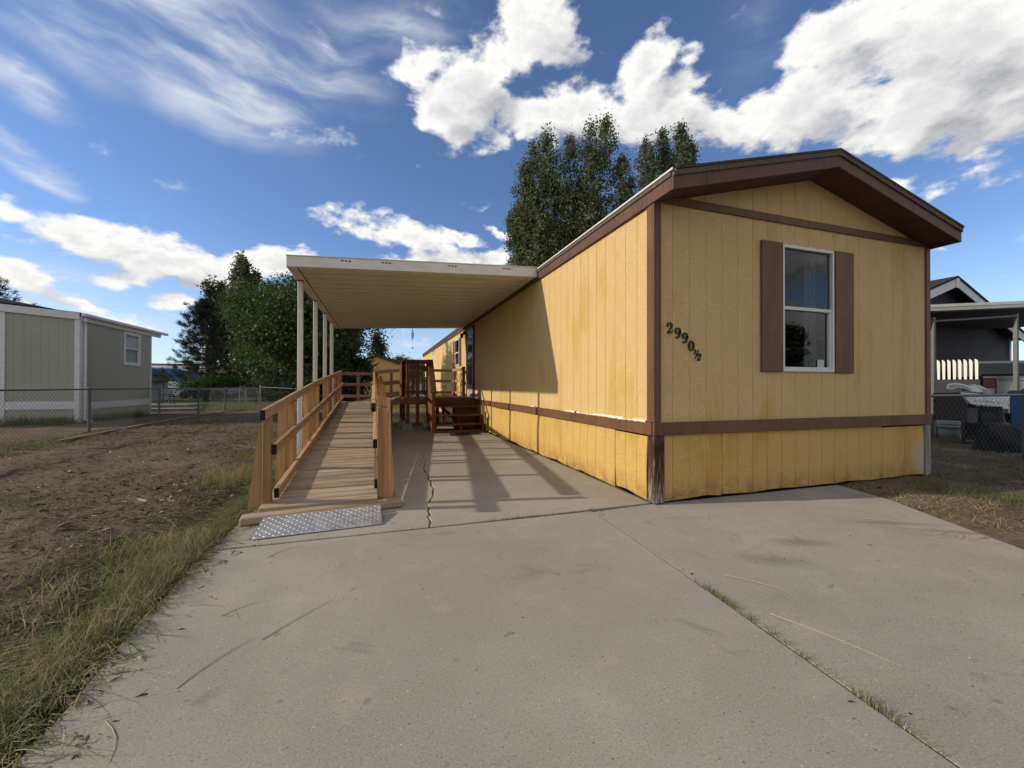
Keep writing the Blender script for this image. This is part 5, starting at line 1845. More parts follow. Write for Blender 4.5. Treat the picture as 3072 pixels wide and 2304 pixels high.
cart.bar(rg(gb, 0.30, 0.50, 0.42), rg(gb, 1.08, 0.50, 0.42), 0.02, 0.66)
cart.bar(rg(gb, 0.31, 0.04, 0.44), rg(gb, 0.31, 0.50, 0.44), 0.02, 0.62)
cart.bar(rg(gb, 0.70, 0.06, 0.40), rg(gb, 1.06, 0.06, 0.40), 0.02, 0.50)
cart.build('cart', 'grill_black', gr)
MB().bar(rg(gb, 0.40, 0.10, 0.58), rg(gb, 0.62, 0.10, 0.58), 0.05, 0.30, (0, 0, 1), 0.01).build('shelf', 'galvanized_dull', gr)
MB().prism([rg(gb, -0.28, 0.02, 1.0), rg(gb, 0.25, 0.02, 1.02), rg(gb, 0.42, 0.02, 0.80), rg(gb, 0.40, 0.02, 0.47), rg(gb, -0.28, 0.02, 0.47)], (0, 0, 0), tuple(eyd * 0.45)).build('firebox_cover', 'grill_black', gr)

sk = thing('slatted_rack', 'grey panel topped by eight upright white slats behind the grill', 'slatted rack', (9.8, 2.3, 0))
sb_ = (9.28, 2.37)
MB().bar(rg(sb_, -0.06, 0.02, 1.02), rg(sb_, 0.98, 0.02, 1.02), 0.05, 0.52, (0, 0, 1), 0.01).build('panel', 'panel_dark', sk)
for a in (0.0, 0.92):
    MB().bar(rg(sb_, a, 0.05, 0.0), rg(sb_, a, 0.05, 0.78), 0.05, 0.05, tuple(exd)).build('leg', 'panel_grey', sk)
MB().bar(rg(sb_, -0.04, 0.05, 1.64), rg(sb_, 0.94, 0.05, 1.64), 0.02, 0.03).build('cross_bar', 'panel_grey', sk)
for k in range(8):
    a = 0.0 + k * 0.124
    poly = [rg(sb_, a, 0, 1.285), rg(sb_, a + 0.062, 0, 1.285), rg(sb_, a + 0.066, 0, 1.63), rg(sb_, a + 0.05, 0, 1.69), rg(sb_, a - 0.012, 0, 1.72)]
    MB().prism(poly, tuple(-eyd * 0.012), tuple(eyd * 0.012)).build('slat', 'white_plastic', sk)

bk = thing('bucket', 'large pale bucket with a label under the right carport', 'bucket', (9.15, 2.1, 0))
MB().lathe((9.15, 2.1, -0.02), [(0.17, 0), (0.185, 0.20), (0.195, 0.28), (0.21, 0.285), (0.21, 0.31), (0.198, 0.315), (0.20, 0.34), (0.213, 0.345), (0.213, 0.37), (0.20, 0.375), (0.21, 0.40), (0.205, 0.42), (0.19, 0.42), (0.18, 0.30)], 28).build('pail', 'bucket_pale', bk, True)
lab_ = MB()
V, F = [], []
for i in range(7):
    a = math.atan2(-0.88, -0.48) + 0.25 + i * 0.13
    for z in (0.03, 0.23):
        rr_ = 0.172 + z * 0.09 + 0.003
        V.append((9.15 + math.cos(a) * rr_, 2.1 + math.sin(a) * rr_, z))
for i in range(6):
    F.append([2 * i, 2 * i + 2, 2 * i + 3, 2 * i + 1])
lab_.add(V, F).build('label', 'label_pale', bk)
cn = thing('paint_can', 'red can standing on a white tub beside the black tarp', 'can', (8.74, 1.5, 0))
MB().lathe((8.74, 1.5, -0.02), [(0.065, 0), (0.07, 0.12), (0.06, 0.125)], 16).build('tub', 'label_pale', cn)
MB().lathe((8.74, 1.5, 0.105), [(0.076, 0), (0.076, 0.16), (0.082, 0.16), (0.082, 0.175), (0.07, 0.18)], 16).build('can', 'can_red', cn)
# tarp-covered lump
nu_, nv_ = 30, 16
V, F = [], []
q = np.random.default_rng(5)
for j in range(nv_):
    tv = j / (nv_ - 1)
    for i in range(nu_):
        a = 2 * math.pi * i / nu_
        ca, sa = math.cos(a), math.sin(a)
        rx_ = 0.50 * (abs(ca) ** 0.55) * np.sign(ca)
        ry_ = 0.36 * (abs(sa) ** 0.55) * np.sign(sa)
        z = 0.50 * math.sin(tv * math.pi / 2) ** 0.8
        sh_ = math.cos(tv * math.pi / 2) ** 0.42 * (1 + 0.05 * math.sin(5 * a + 9 * tv) + 0.04 * math.sin(11 * a))
        p = rg((7.72, 0.76), rx_ * sh_ * (1.06 - 0.12 * tv) * 1.0, ry_ * sh_, z + 0.012 * math.sin(7 * a + 5 * tv) * (1 - tv) - 0.02 - 0.05 * rx_)
        V.append(p)
for j in range(nv_ - 1):
    for i in range(nu_):
        F.append([j * nu_ + i, j * nu_ + (i + 1) % nu_, (j + 1) * nu_ + (i + 1) % nu_, (j + 1) * nu_ + i])
tag(MB().add(V, F).build('tarp_bundle', 'tarp_black', None, True), 'black tarp bundle on the ground behind the short fence', 'tarp bundle')
bn = thing('wheelie_bin', 'blue bin with a dark lid between the grill and the edge post', 'bin', (8.75, 0.95, 0))
nb_ = (8.56, 0.98)
MB().prism([rg(nb_, 0.02, 0.05, 0), rg(nb_, 0.50, 0.05, 0), rg(nb_, 0.56, 0.02, 1.0), rg(nb_, -0.02, 0.02, 1.0)], (0, 0, 0), tuple(eyd * 0.5)).build('body', 'bin_blue', bn)
MB().prism([rg(nb_, -0.06, -0.01, 1.0), rg(nb_, 0.60, -0.01, 1.0), rg(nb_, 0.60, -0.01, 1.05), rg(nb_, 0.0, -0.01, 1.06), rg(nb_, -0.07, -0.01, 1.03)], (0, 0, 0), tuple(eyd * 0.58)).build('lid', 'bin_lid', bn)

# ------------------------------------------------------------------ trees
def leaf_cloud(n_leaves, centres, sig, size, flat=0.5, seed=0, aspect=0.75):
    """leaf-sized folded quads round clump centres; returns verts and quads"""
    q = np.random.default_rng(seed)
    idx = q.integers(0, len(centres), n_leaves)
    s = np.asarray(sig)
    P = np.asarray(centres)[idx] + q.normal(0, 1, (n_leaves, 3)) * (s[idx][:, None] if s.ndim == 1 else s[idx])
    nrm_ = q.normal(0, 1, (n_leaves, 3))
    nrm_[:, 2] += flat
    nrm_ /= np.linalg.norm(nrm_, axis=1, keepdims=True)
    t = np.cross(nrm_, q.normal(0, 1, (n_leaves, 3)))
    t /= np.linalg.norm(t, axis=1, keepdims=True)
    b = np.cross(nrm_, t)
    sz_ = size * q.uniform(0.6, 1.3, (n_leaves, 1))
    a = P - t * sz_ * 0.5
    c = P + t * sz_ * 0.5
    l = P - b * sz_ * 0.5 * aspect - nrm_ * sz_ * 0.12
    r_ = P + b * sz_ * 0.5 * aspect - nrm_ * sz_ * 0.12
    V = np.stack([a, l, c, r_], 1).reshape(-1, 3)
    i = np.arange(n_leaves)[:, None] * 4
    T = np.concatenate([i + np.array([[0, 1, 2]]), i + np.array([[0, 2, 3]])], 1).reshape(-1, 3)
    return V, T, idx, q


def crown(parent, mat, n, centres, sig, size, seed, flat=0.5, aspect=0.75, name='crown'):
    V, T, idx, q = leaf_cloud(n, centres, sig, size, flat, seed, aspect)
    ct = q.random(len(centres)) * 0.35
    tone = np.clip(ct[idx] + q.beta(1.6, 2.4, n) * 0.8, 0, 1)
    tone = np.repeat(tone, 2)
    c = np.array(base_of(parent))
    return link(name, mesh_np(name, V - c, T, mat, tone), parent)


def limb(mb, p0, p1, r0_, r1_, wob, seed, n=6, sides=7):
    q = random.Random(seed)
    pts, rs = [], []
    p0, p1 = Vector(p0), Vector(p1)
    for i in range(n + 1):
        t = i / n
        w_ = wob * math.sin(math.pi * t)
        pts.append(p0.lerp(p1, t) + Vector((q.uniform(-w_, w_), q.uniform(-w_, w_), q.uniform(-w_, w_) * 0.4)))
        rs.append(r0_ + (r1_ - r0_) * t)
    mb.tube(pts, rs, sides)
    return pts


def spire_tree(name, label, base, spires, n, size, mat, seed, bark='bark_pale', group=None, rad=1.3, low=0.0, trunk_r=0.28, dens=9):
    """several upright limbs, each carrying a tapering column of clumps; spires: (dx, dy, top z, start z, radius)"""
    t = thing(name, label, 'tree', base, group)
    q = np.random.default_rng(seed)
    C, Sg = [], []
    tb_ = MB()
    fork = Vector(base) + Vector((0, 0, max(1.5, low)))
    limb(tb_, base, fork, trunk_r, trunk_r * 0.8, 0.1, seed)
    for i, (dx, dy, zt, zs, rd) in enumerate(spires):
        top = Vector((base[0] + dx, base[1] + dy, zt))
        limb(tb_, fork, top - Vector((0, 0, 0.4)), trunk_r * 0.6, 0.02, 0.5, seed + i, 8)
        m = int(dens * (zt - zs))
        for k in range(m):
            f = q.random() ** 0.85
            z = zs + (zt - zs) * f
            ax = fork.lerp(top, min(1, max(0, (z - fork.z) / max(0.1, zt - fork.z)) ** 0.7))
            prof = rd * (1 - f ** 3.0) * (0.55 + 0.45 * min(1, f * 4)) + 0.16
            a = q.random() * 6.283
            r_ = prof * math.sqrt(q.uniform(0.15, 1.0)) * (0.8 + 0.35 * math.sin(3 * a + 2 * z))
            C.append((ax.x + math.cos(a) * r_, ax.y + math.sin(a) * r_, z))
            Sg.append((0.13, 0.13, 0.24) if q.random() < 0.7 else (0.24, 0.24, 0.32))
    tb_.build('trunk', bark, t)
    crown(t, mat, n, C, np.array(Sg) * (rad / 1.3), size, seed)
    return t


def cam_off(d, px):
    """horizontal place at depth d (metres along the view) and offset px (metres to the right)"""
    f2 = Vector((fw.x, fw.y, 0))
    return Vector((camo.location.x, camo.location.y, 0)) + f2 * d + Vector((rr.x, rr.y, 0)) * px


def spires_from(d, base, lst):
    """lst: (sideways metres at depth d, depth jitter, top z, start z, radius) -> offsets from the base"""
    out = []
    for (s, j, zt, zs, rd) in lst:
        p = cam_off(d + j, s)
        out.append((p.x - base.x, p.y - base.y, zt, zs, rd))
    return out


pA = cam_off(30, 4.3)
spA = spires_from(30, pA, [(-0.15, 0.3, 13.6, 5, 1.22), (0.75, -0.4, 17.3, 6, 1.47), (-0.1, -0.3, 9.5, 4, 1.41), (6.5, 0.3, 13.0, 5.5, 2.30), (7.8, 0, 12.5, 7, 1.92), (3.8, -0.4, 12.5, 5.5, 2.56), (0.3, 0, 14.4, 5.5, 1.60), (1.6, 0.8, 19.3, 8, 1.92), (2.5, -0.5, 19.6, 8, 1.92), (4.4, 0.6, 19.8, 8, 2.18), (5.7, -0.8, 20.0, 8, 1.79), (7.05, 0.4, 21.3, 8, 1.92),
                           (8.1, -0.6, 17.6, 8, 1.54), (8.9, 0.5, 16.6, 8, 1.28), (1.0, -0.6, 16.0, 6, 2.05), (3.2, 0.9, 17.0, 5.5, 2.43), (5.2, 0.4, 16.0, 5.5, 2.43), (0.6, 0.3, 10.5, 4.5, 2.05), (2.6, 0, 11.0, 4.5, 2.56), (1.8, 0.2, 15.0, 5, 2.3), (4.0, -0.6, 16.0, 6, 2.4), (6.2, 0.5, 15.5, 6, 2.3)])
spire_tree('poplar_tree', 'tall many-topped poplar rising behind the roof of the yellow home', tuple(pA), spA, 115000, 0.165, 'leaf_poplar', 21, rad=1.6, trunk_r=0.4, dens=13)
pB = cam_off(33, 12.8)
spB = spires_from(33, pB, [(10.9, 0, 21.4, 12, 1.3), (12.4, 0.5, 22.0, 12, 1.2), (13.6, -0.5, 22.0, 12, 1.15), (14.7, 0.2, 20.6, 12, 0.95), (15.2, -0.2, 18.4, 12, 0.9), (16.3, 0, 17.2, 12, 0.6), (11.7, 0.6, 18.0, 10, 1.5)])
spire_tree('poplar_tree', 'second poplar with thin pointed tops just right of the tall poplar', tuple(pB), spB, 42000, 0.17, 'leaf_poplar', 33, rad=1.5, trunk_r=0.35, dens=12)

pP = cam_off(37, -24.6)
spP = spires_from(37, pP, [(-24.6, 0, 12.7, 4, 1.5), (-25.6, 0.4, 11.2, 4, 1.2), (-23.7, 0.4, 11.4, 4, 1.2)])
spire_tree('tall_tree', 'slim leafy tree with the highest tip above the dark locust tree', tuple(pP), spP, 12000, 0.24, 'leaf_poplar', 41, rad=1.5, trunk_r=0.3, dens=8)
pP = cam_off(38, -28.0)
spP = spires_from(38, pP, [(-28.3, 0, 10.9, 3, 1.1), (-27.4, 0.4, 10.6, 3, 1.0), (-26.8, 0.2, 9.0, 3, 1.2)])
spire_tree('tall_tree', 'slim leafy tree with two tips between the pine and the highest tip', tuple(pP), spP, 10000, 0.24, 'leaf_poplar', 43, rad=1.5, trunk_r=0.25, dens=8)


def broad_tree(name, label, base, zt, zb, rx_, n, size, mat, seed, clumps=170, flat=0.8, bark='bark', squash=1.0, sig=0.36, trunk_r=0.3, group=None, cat='tree', aspect=0.6):
    t = thing(name, label, cat, base, group)
    q = np.random.default_rng(seed)
    C = []
    bx_, by_ = base[0], base[1]
    zc = (zt + zb) / 2
    hz_ = (zt - zb) / 2
    lob = [(q.normal(0, 0.42), q.normal(0, 0.42), q.uniform(-0.7, 0.75), q.uniform(0.38, 0.62)) for _ in range(11)]
    for _ in range(clumps):
        l = lob[q.integers(0, len(lob))]
        v = q.normal(0, 1, 3)
        v /= np.linalg.norm(v)
        r_ = l[3] * q.uniform(0.55, 1.05)
        p = np.array([l[0], l[1], l[2]]) + v * r_
        p[2] = np.clip(p[2], -1, 1.03)
        w_ = math.sqrt(max(0.12, 1 - 0.75 * abs(p[2]) ** 2.2))
        C.append((bx_ + p[0] * rx_ * w_, by_ + p[1] * rx_ * w_, zc + p[2] * hz_))
    tb_ = MB()
    fork = (bx_, by_, max(zb * 0.8, zb - 0.5, 0.6))
    limb(tb_, base, fork, trunk_r, trunk_r * 0.75, 0.1, seed)
    for i in range(9):
        c = C[q.integers(0, len(C))]
        limb(tb_, fork, c, trunk_r * 0.45, 0.015, 0.3, seed + i)
    tb_.build('trunk', bark, t)
    crown(t, mat, n, C, np.full((len(C), 3), sig) * np.array([1, 1, 0.6]), size, seed, flat, aspect)
    return t


p = cam_off(30, -17.9)
broad_tree('locust_tree', 'big dark green feathery locust tree left of the carport posts', tuple(p), 8.3, 1.5, 3.4, 36000, 0.17, 'leaf_locust', 51, 240, 1.2, sig=0.40)
p = cam_off(27, -13.2)
broad_tree('locust_tree', 'dark green locust tree partly hidden by the carport posts', tuple(p), 7.9, 1.2, 4.0, 32000, 0.16, 'leaf_locust', 57, 210, 1.0, sig=0.42)
p = cam_off(26, -14.8)
broad_tree('round_shrub', 'rounded grey green shrub under the dark trees', tuple(p), 2.35, 0.1, 1.75, 8000, 0.11, 'leaf_greygreen', 61, 90, 0.3, sig=0.22, trunk_r=0.08, cat='shrub')
p = cam_off(30, -21.6)
broad_tree('dark_bush', 'dark low bush at the foot of the locust tree', tuple(p), 1.9, 0.1, 2.2, 7000, 0.14, 'leaf_locust', 62, 80, 0.3, sig=0.3, trunk_r=0.08, cat='bush')
broad_tree('cottonwood_sapling', 'round-leaved young cottonwood behind the ramp landing', (-4.9, 12.6, 0), 4.7, 0.35, 1.9, 15000, 0.115, 'leaf_round', 71, 170, 0.2, sig=0.26, trunk_r=0.10, aspect=0.95)
broad_tree('cottonwood_sapling', 'round-leaved young cottonwood reaching towards the yellow shed', (-3.65, 13.6, 0), 4.3, 0.3, 1.15, 9000, 0.12, 'leaf_round', 73, 110, 0.2, sig=0.22, trunk_r=0.08, aspect=0.95)
p = cam_off(27, -8.8)
spC = spires_from(27, p, [(-8.95, 0, 4.35, 0.5, 0.75)])
spire_tree('dark_conifer', 'dark pointed conifer behind the peak of the yellow shed', tuple(p), spC, 6000, 0.12, 'needles', 77, 'bark', rad=1.3, trunk_r=0.12, dens=24)
p = cam_off(29, -8.2)
broad_tree('low_tree', 'low leafy tree behind the right slope of the yellow shed', tuple(p), 3.0, 0.4, 1.9, 8000, 0.13, 'leaf_poplar', 79, 90, 0.4, sig=0.28, trunk_r=0.1)


def pine(name, label, base, height, low, spread, seed, n_whorl=17, needle=0.27, tufts=12, dens=28, keep=None):
    t = thing(name, label, 'tree', base)
    q = np.random.default_rng(seed)
    tb_ = MB()
    limb(tb_, base, (base[0] + 0.15, base[1], base[2] + height), 0.2, 0.02, 0.12, seed, 10)
    tips = []
    for k in range(n_whorl):
        f = k / (n_whorl - 1)
        z = low + (height - 0.5 - low) * f
        L_ = spread * (1 - f) ** 0.75 * q.uniform(0.8, 1.1) + 0.25
        m = 6
        for j in range(m):
            a = q.random() * 0.8 + j * 6.283 / m
            if keep and not keep(a):
                continue
            ll = L_ * q.uniform(0.65, 1.1)
            pts, rs = [], []
            for s in range(6):
                u = s / 5
                pts.append(Vector((base[0] + math.cos(a) * ll * u, base[1] + math.sin(a) * ll * u, base[2] + z + 0.22 * ll * u * u * (1 + f) - 0.05 * ll * u)))
                rs.append(0.035 * (1 - u) + 0.006)
            tb_.tube(pts, rs, 5, caps=False)
            for _ in range(tufts):
                u = q.uniform(0.3, 1.0)
                b = pts[0].lerp(pts[-1], u)
                tips.append((b.x + q.normal(0, 0.13), b.y + q.normal(0, 0.13), b.z + 0.06 + q.normal(0, 0.07), math.cos(a) * 0.7, math.sin(a) * 0.7, 0.65))
    for _ in range(10):
        tips.append((base[0] + 0.15 + q.normal(0, 0.08), base[1] + q.normal(0, 0.08), base[2] + height - q.random() * 0.9, 0, 0, 1))
    tb_.build('trunk', 'bark', t)
    tips = np.array(tips)
    n = len(tips) * dens
    B = np.repeat(tips, dens, 0)
    d = B[:, 3:] + q.normal(0, 0.55, (n, 3))
    d /= np.linalg.norm(d, axis=1, keepdims=True)
    root = B[:, :3] + q.normal(0, 0.05, (n, 3)) + d * q.uniform(-0.1, 0.1, (n, 1))
    sd = np.cross(d, q.normal(0, 1, (n, 3)))
    sd /= np.linalg.norm(sd, axis=1, keepdims=True)
    ln = needle * q.uniform(0.6, 1.2, (n, 1))
    V = np.stack([root - sd * 0.013, root + sd * 0.013, root + d * ln], 1).reshape(-1, 3) - np.array(base)
    T = np.arange(n * 3).reshape(-1, 3)
    tone = np.clip(q.beta(2, 3, n) + np.where(q.random(n) < 0.1, 0.5, 0), 0, 1)
    link('crown', mesh_np('crown', V, T, 'needles', tone), t)
    return t


p = cam_off(31, -23.4)
pine('pine_tree', 'sparse pine with brown inner branches at the left end of the dark trees', tuple(p), 7.9, 1.3, 3.3, 81)
p = cam_off(22, -29.0)
pine('pine_tree', 'pine whose branches show above the roof of the sage house', tuple(p), 7.4, 3.0, 3.6, 85, 12, 0.28, 10, 30)
# the tree across the street whose image stands in the front window
broad_tree('street_tree', 'leafy tree across the street reflected in the front window', (17.0, -13.0, 0), 4.4, 0.4, 1.7, 7000, 0.2, 'leaf_locust', 91, 90, 0.6, sig=0.28)

# ------------------------------------------------------------------ grass, litter, straw
def blades(name, roots, length, width, lean_dir, lean_amt, tone, mat='grass_blades', seed=0, seg=4, start=0.25):
    """curved tapering blades; lean_amt = total bend from upright in radians"""
    q = np.random.default_rng(seed)
    n = len(roots)
    L_ = np.asarray(length)[:, None]
    dirs = np.stack([np.cos(lean_dir), np.sin(lean_dir), np.zeros(n)], 1)
    side = np.stack([-np.sin(lean_dir), np.cos(lean_dir), np.zeros(n)], 1)
    p = np.asarray(roots, float).copy()
    rows = []
    for s in range(seg + 1):
        u = s / seg
        wv = np.asarray(width)[:, None] * (1 - 0.92 * u ** 1.5) * 0.5
        rows.append((p - side * wv, p + side * wv))
        ang = (start + (1 - start) * u) * np.asarray(lean_amt)
        step = (dirs * np.sin(ang)[:, None] + np.array([[0, 0, 1.0]]) * np.cos(ang)[:, None]) * L_ / seg
        p = p + step
        p[:, 2] = np.maximum(p[:, 2], 0.006)
    V = np.stack([r for pair in rows for r in pair], 1).reshape(-1, 3)
    k = 2 * (seg + 1)
    base_i = np.arange(n)[:, None] * k
    Q = []
    for s in range(seg):
        a = 2 * s
        Q.append(base_i + np.array([[a, a + 1, a + 3, a + 2]]))
    F = np.concatenate(Q, 1).reshape(-1, 4)
    return mesh_np(name, V, F, mat, np.repeat(tone, seg))


def tufted(n, x0, x1, y0, y1, dens, spread, seed):
    """points gathered in tufts; dens(x, y) in 0..1 keeps or drops a tuft"""
    q = np.random.default_rng(seed)
    m = max(20, n // 10)
    c = np.stack([q.uniform(x0, x1, m * 6), q.uniform(y0, y1, m * 6)], 1)
    keep = q.random(len(c)) < dens(c[:, 0], c[:, 1])
    c = c[keep][:m]
    idx = q.integers(0, len(c), n)
    return c[idx] + q.normal(0, spread, (n, 2)), idx, len(c), q


def left_edge_x(y):
    return np.interp(y, [-9, -5, -1.8, -0.9, 0, 9], [-3.55, -3.54, -3.515, -3.575, -3.60, -3.60])


# long flopped grass along the slab edge, near the camera
def dens_a(x, y):
    d = left_edge_x(y) - x
    band = np.exp(-(d / 0.24) ** 2)
    return np.clip(band * (0.35 + 0.9 * val_noise(x, y, 1.7, 31)) * (d > -0.02), 0, 1)


P_, idx, m, q = tufted(34000, -4.9, -3.5, -4.0, 4.0, dens_a, 0.045, 101)
ok = (left_edge_x(P_[:, 1]) - P_[:, 0]) > -0.015
P_, idx = P_[ok], idx[ok]
n = len(P_)
tt = np.random.default_rng(1).random(m)
ln = np.clip(q.lognormal(math.log(0.115), 0.5, n), 0.03, 0.36)
ld = np.random.default_rng(2).normal(-2.2, 0.8, m)[idx] + q.normal(0, 0.5, n)
ld = np.where(q.random(n) < 0.10, q.normal(-0.5, 0.6, n), ld)
z = left_z(P_[:, 0], P_[:, 1])
tone = np.clip(tt[idx] * 0.6 + q.beta(2, 3, n) * 0.75 - 0.03, 0, 1)
o = link('grass', blades('grass', np.c_[P_, z - 0.01], ln, q.uniform(0.0022, 0.0048, n), ld, q.uniform(1.5, 2.3, n), tone, seed=5, start=0.7))
tag(o, 'long flopped green and straw coloured grass along the left edge of the concrete', 'grass', kind='stuff')


# upright clumps beside the ramp
def dens_b(x, y):
    d = -3.62 - x
    return np.clip(np.exp(-((d - 0.05) / 0.55) ** 2) * np.clip((val_noise(x, y, 1.2, 33) - 0.32) * 2.5, 0, 1) * np.exp(-np.maximum(0, y - 3.5) / 2.5) * np.clip((y + 2.2) / 2.4, 0, 1), 0, 1)


P_, idx, m, q = tufted(26000, -6.0, -3.6, -2.2, 8.0, dens_b, 0.05, 103)
ok = P_[:, 0] < -3.6
P_, idx = P_[ok], idx[ok]
n = len(P_)
tt = np.random.default_rng(3).random(m)
z = left_z(P_[:, 0], P_[:, 1])
o = link('grass', blades('grass', np.c_[P_, z - 0.01], np.clip(q.lognormal(math.log(0.10), 0.4, n), 0.03, 0.24), q.uniform(0.002, 0.0042, n), q.uniform(-3.14, 3.14, n), q.uniform(0.5, 2.0, n),
                         np.clip(tt[idx] * 0.6 + q.beta(2, 3.5, n) * 0.6, 0, 1), seed=6))
tag(o, 'grass clumps growing beside the left side of the ramp', 'grass', kind='stuff')


# thin scattered grass over the bare yard
def dens_c(x, y):
    return np.clip((val_noise(x, y, 0.7, 35) - 0.45) * 3, 0, 1) * np.clip(1.2 - np.abs(y - 1) / 14, 0.1, 1)


P_, idx, m, q = tufted(16000, -9.2, -3.7, -3.8, 17, dens_c, 0.09, 105)
n = len(P_)
tt = np.random.default_rng(4).random(m)
z = left_z(P_[:, 0], P_[:, 1])
o = link('grass', blades('grass', np.c_[P_, z - 0.005], np.clip(q.lognormal(math.log(0.075), 0.4, n), 0.03, 0.2), q.uniform(0.0025, 0.005, n), q.uniform(-3.14, 3.14, n), q.uniform(0.8, 2.1, n),
                         np.clip(tt[idx] * 0.4 + q.beta(2, 3, n) * 0.5, 0, 1), seed=7))
tag(o, 'thin patches of short grass scattered over the bare yard', 'grass', kind='stuff')


# right side: dry mown grass and green tufts
def right_edge_x(y):
    return np.interp(y, [-9, -4.2, -2.7, -1.69, -1.17, -0.57, 0.02], [0.0, 0.6, 1.2, 1.76, 2.03, 2.36, 2.52])


def dens_d(x, y):
    return np.clip((val_noise(x, y, 1.0, 37) - 0.25) * 1.6, 0.05, 1) * (x > right_edge_x(y)) * np.where(y > 0.0, x > 4.3, True)


P_, idx, m, q = tufted(26000, 1.2, 9.0, -2.8, 3.2, dens_d, 0.07, 107)
ok = (P_[:, 0] > right_edge_x(P_[:, 1]) + 0.02) & ((P_[:, 1] < -0.02) | (P_[:, 0] > 4.25))
P_, idx = P_[ok], idx[ok]
n = len(P_)
tt = np.random.default_rng(5).random(m)
z = right_z(P_[:, 0], P_[:, 1])
green = ((P_[:, 0] > 3.0) & (P_[:, 1] < -0.1) & (val_noise(P_[:, 0], P_[:, 1], 1.4, 38) > 0.45))
tone = np.where(green, tt[idx] * 0.3 + q.beta(2, 4, n) * 0.5, 0.5 + 0.5 * q.beta(2, 2, n))
o = link('grass', blades('grass', np.c_[P_, z - 0.005], np.where(green, q.uniform(0.06, 0.2, n), q.uniform(0.04, 0.13, n)), q.uniform(0.0025, 0.005, n), q.uniform(-3.14, 3.14, n),
                         np.where(green, q.uniform(0.5, 1.6, n), q.uniform(1.5, 2.2, n)), np.clip(tone, 0, 1), seed=8, start=0.6))
tag(o, 'dry straw and green tufts right of the yellow home', 'grass', kind='stuff')

# dry grass behind the porch and along the far fence, weeds by the left house
q = np.random.default_rng(109)
n = 16000
P_ = np.stack([q.uniform(-3.4, -0.1, n), 9.3 + 9.2 * q.random(n) ** 1.2], 1)
o = link('grass', blades('grass', np.c_[P_, np.full(n, -0.04)], q.uniform(0.05, 0.2, n), q.uniform(0.004, 0.008, n), q.uniform(-3.14, 3.14, n), q.uniform(0.6, 1.9, n), np.clip(q.beta(3, 2, n), 0, 1), seed=9, seg=3))
tag(o, 'dry pale grass behind the porch', 'grass', kind='stuff')
n = 14000
P_ = np.stack([q.uniform(-10.6, -4.3, n), 18.2 + 5.5 * q.random(n)], 1)
o = link('grass', blades('grass', np.c_[P_, np.full(n, -0.04)], q.uniform(0.08, 0.36, n), q.uniform(0.005, 0.010, n), q.uniform(-3.14, 3.14, n), q.uniform(0.2, 1.3, n), np.clip(q.beta(3, 3, n), 0, 1), seed=10, seg=3))
tag(o, 'tall seedy grass along the far fence and gate', 'grass', kind='stuff')
n = 3600
cx_ = np.array([(-11.7, 12.2), (-11.0, 13.3), (-11.0, 14.2), (-10.95, 15.1), (-12.3, 12.25), (-12.9, 12.1), (-11.3, 12.1), (-13.3, 11.9)])
ii = q.integers(0, len(cx_), n)
P_ = cx_[ii] + q.normal(0, 0.16, (n, 2))
o = link('grass', blades('grass', np.c_[P_, np.full(n, -0.08)], q.uniform(0.12, 0.42, n), q.uniform(0.006, 0.012, n), q.uniform(-3.14, 3.14, n), q.uniform(0.3, 1.6, n), np.clip(q.beta(1.2, 9, n), 0, 1), seed=11, seg=3))
tag(o, 'dark grass tufts along the foot of the sage house', 'grass', kind='stuff')

# clippings and weeds lodged in the joints of the concrete
q = np.random.default_rng(111)
jx = np.array([j[0] for j in jointR[:6]])
jy = np.array([j[1] for j in jointR[:6]])
ys = np.concatenate([q.uniform(-2.7, -0.05, 90), q.normal(-1.55, 0.07, 220), q.normal(-2.32, 0.06, 130), q.normal(-1.85, 0.16, 130)])
xs = np.interp(-ys, -jy, jx) + q.normal(0, 0.010, len(ys))
xs2 = np.concatenate([q.uniform(-3.5, -0.1, 90), q.normal(-1.35, 0.12, 200), q.normal(-0.68, 0.03, 60)])
ys2 = np.interp(xs2, [-3.6, -2.2, -0.66, 0], [0, -0.01, -0.0, 0.03]) + q.normal(0, 0.010, len(xs2))
P_ = np.c_[np.concatenate([xs, xs2]), np.concatenate([ys, ys2]), np.full(len(xs) + len(xs2), -0.02)]
n = len(P_)
o = link('joint_weeds', blades('joint_weeds', P_, q.uniform(0.015, 0.05, n), q.uniform(0.0015, 0.003, n), q.uniform(-3.14, 3.14, n), q.uniform(0.8, 2.0, n), np.clip(q.beta(2, 2, n), 0, 1), seed=12))
tag(o, 'small weeds and clippings lodged in the joints of the concrete', 'weeds', kind='stuff')
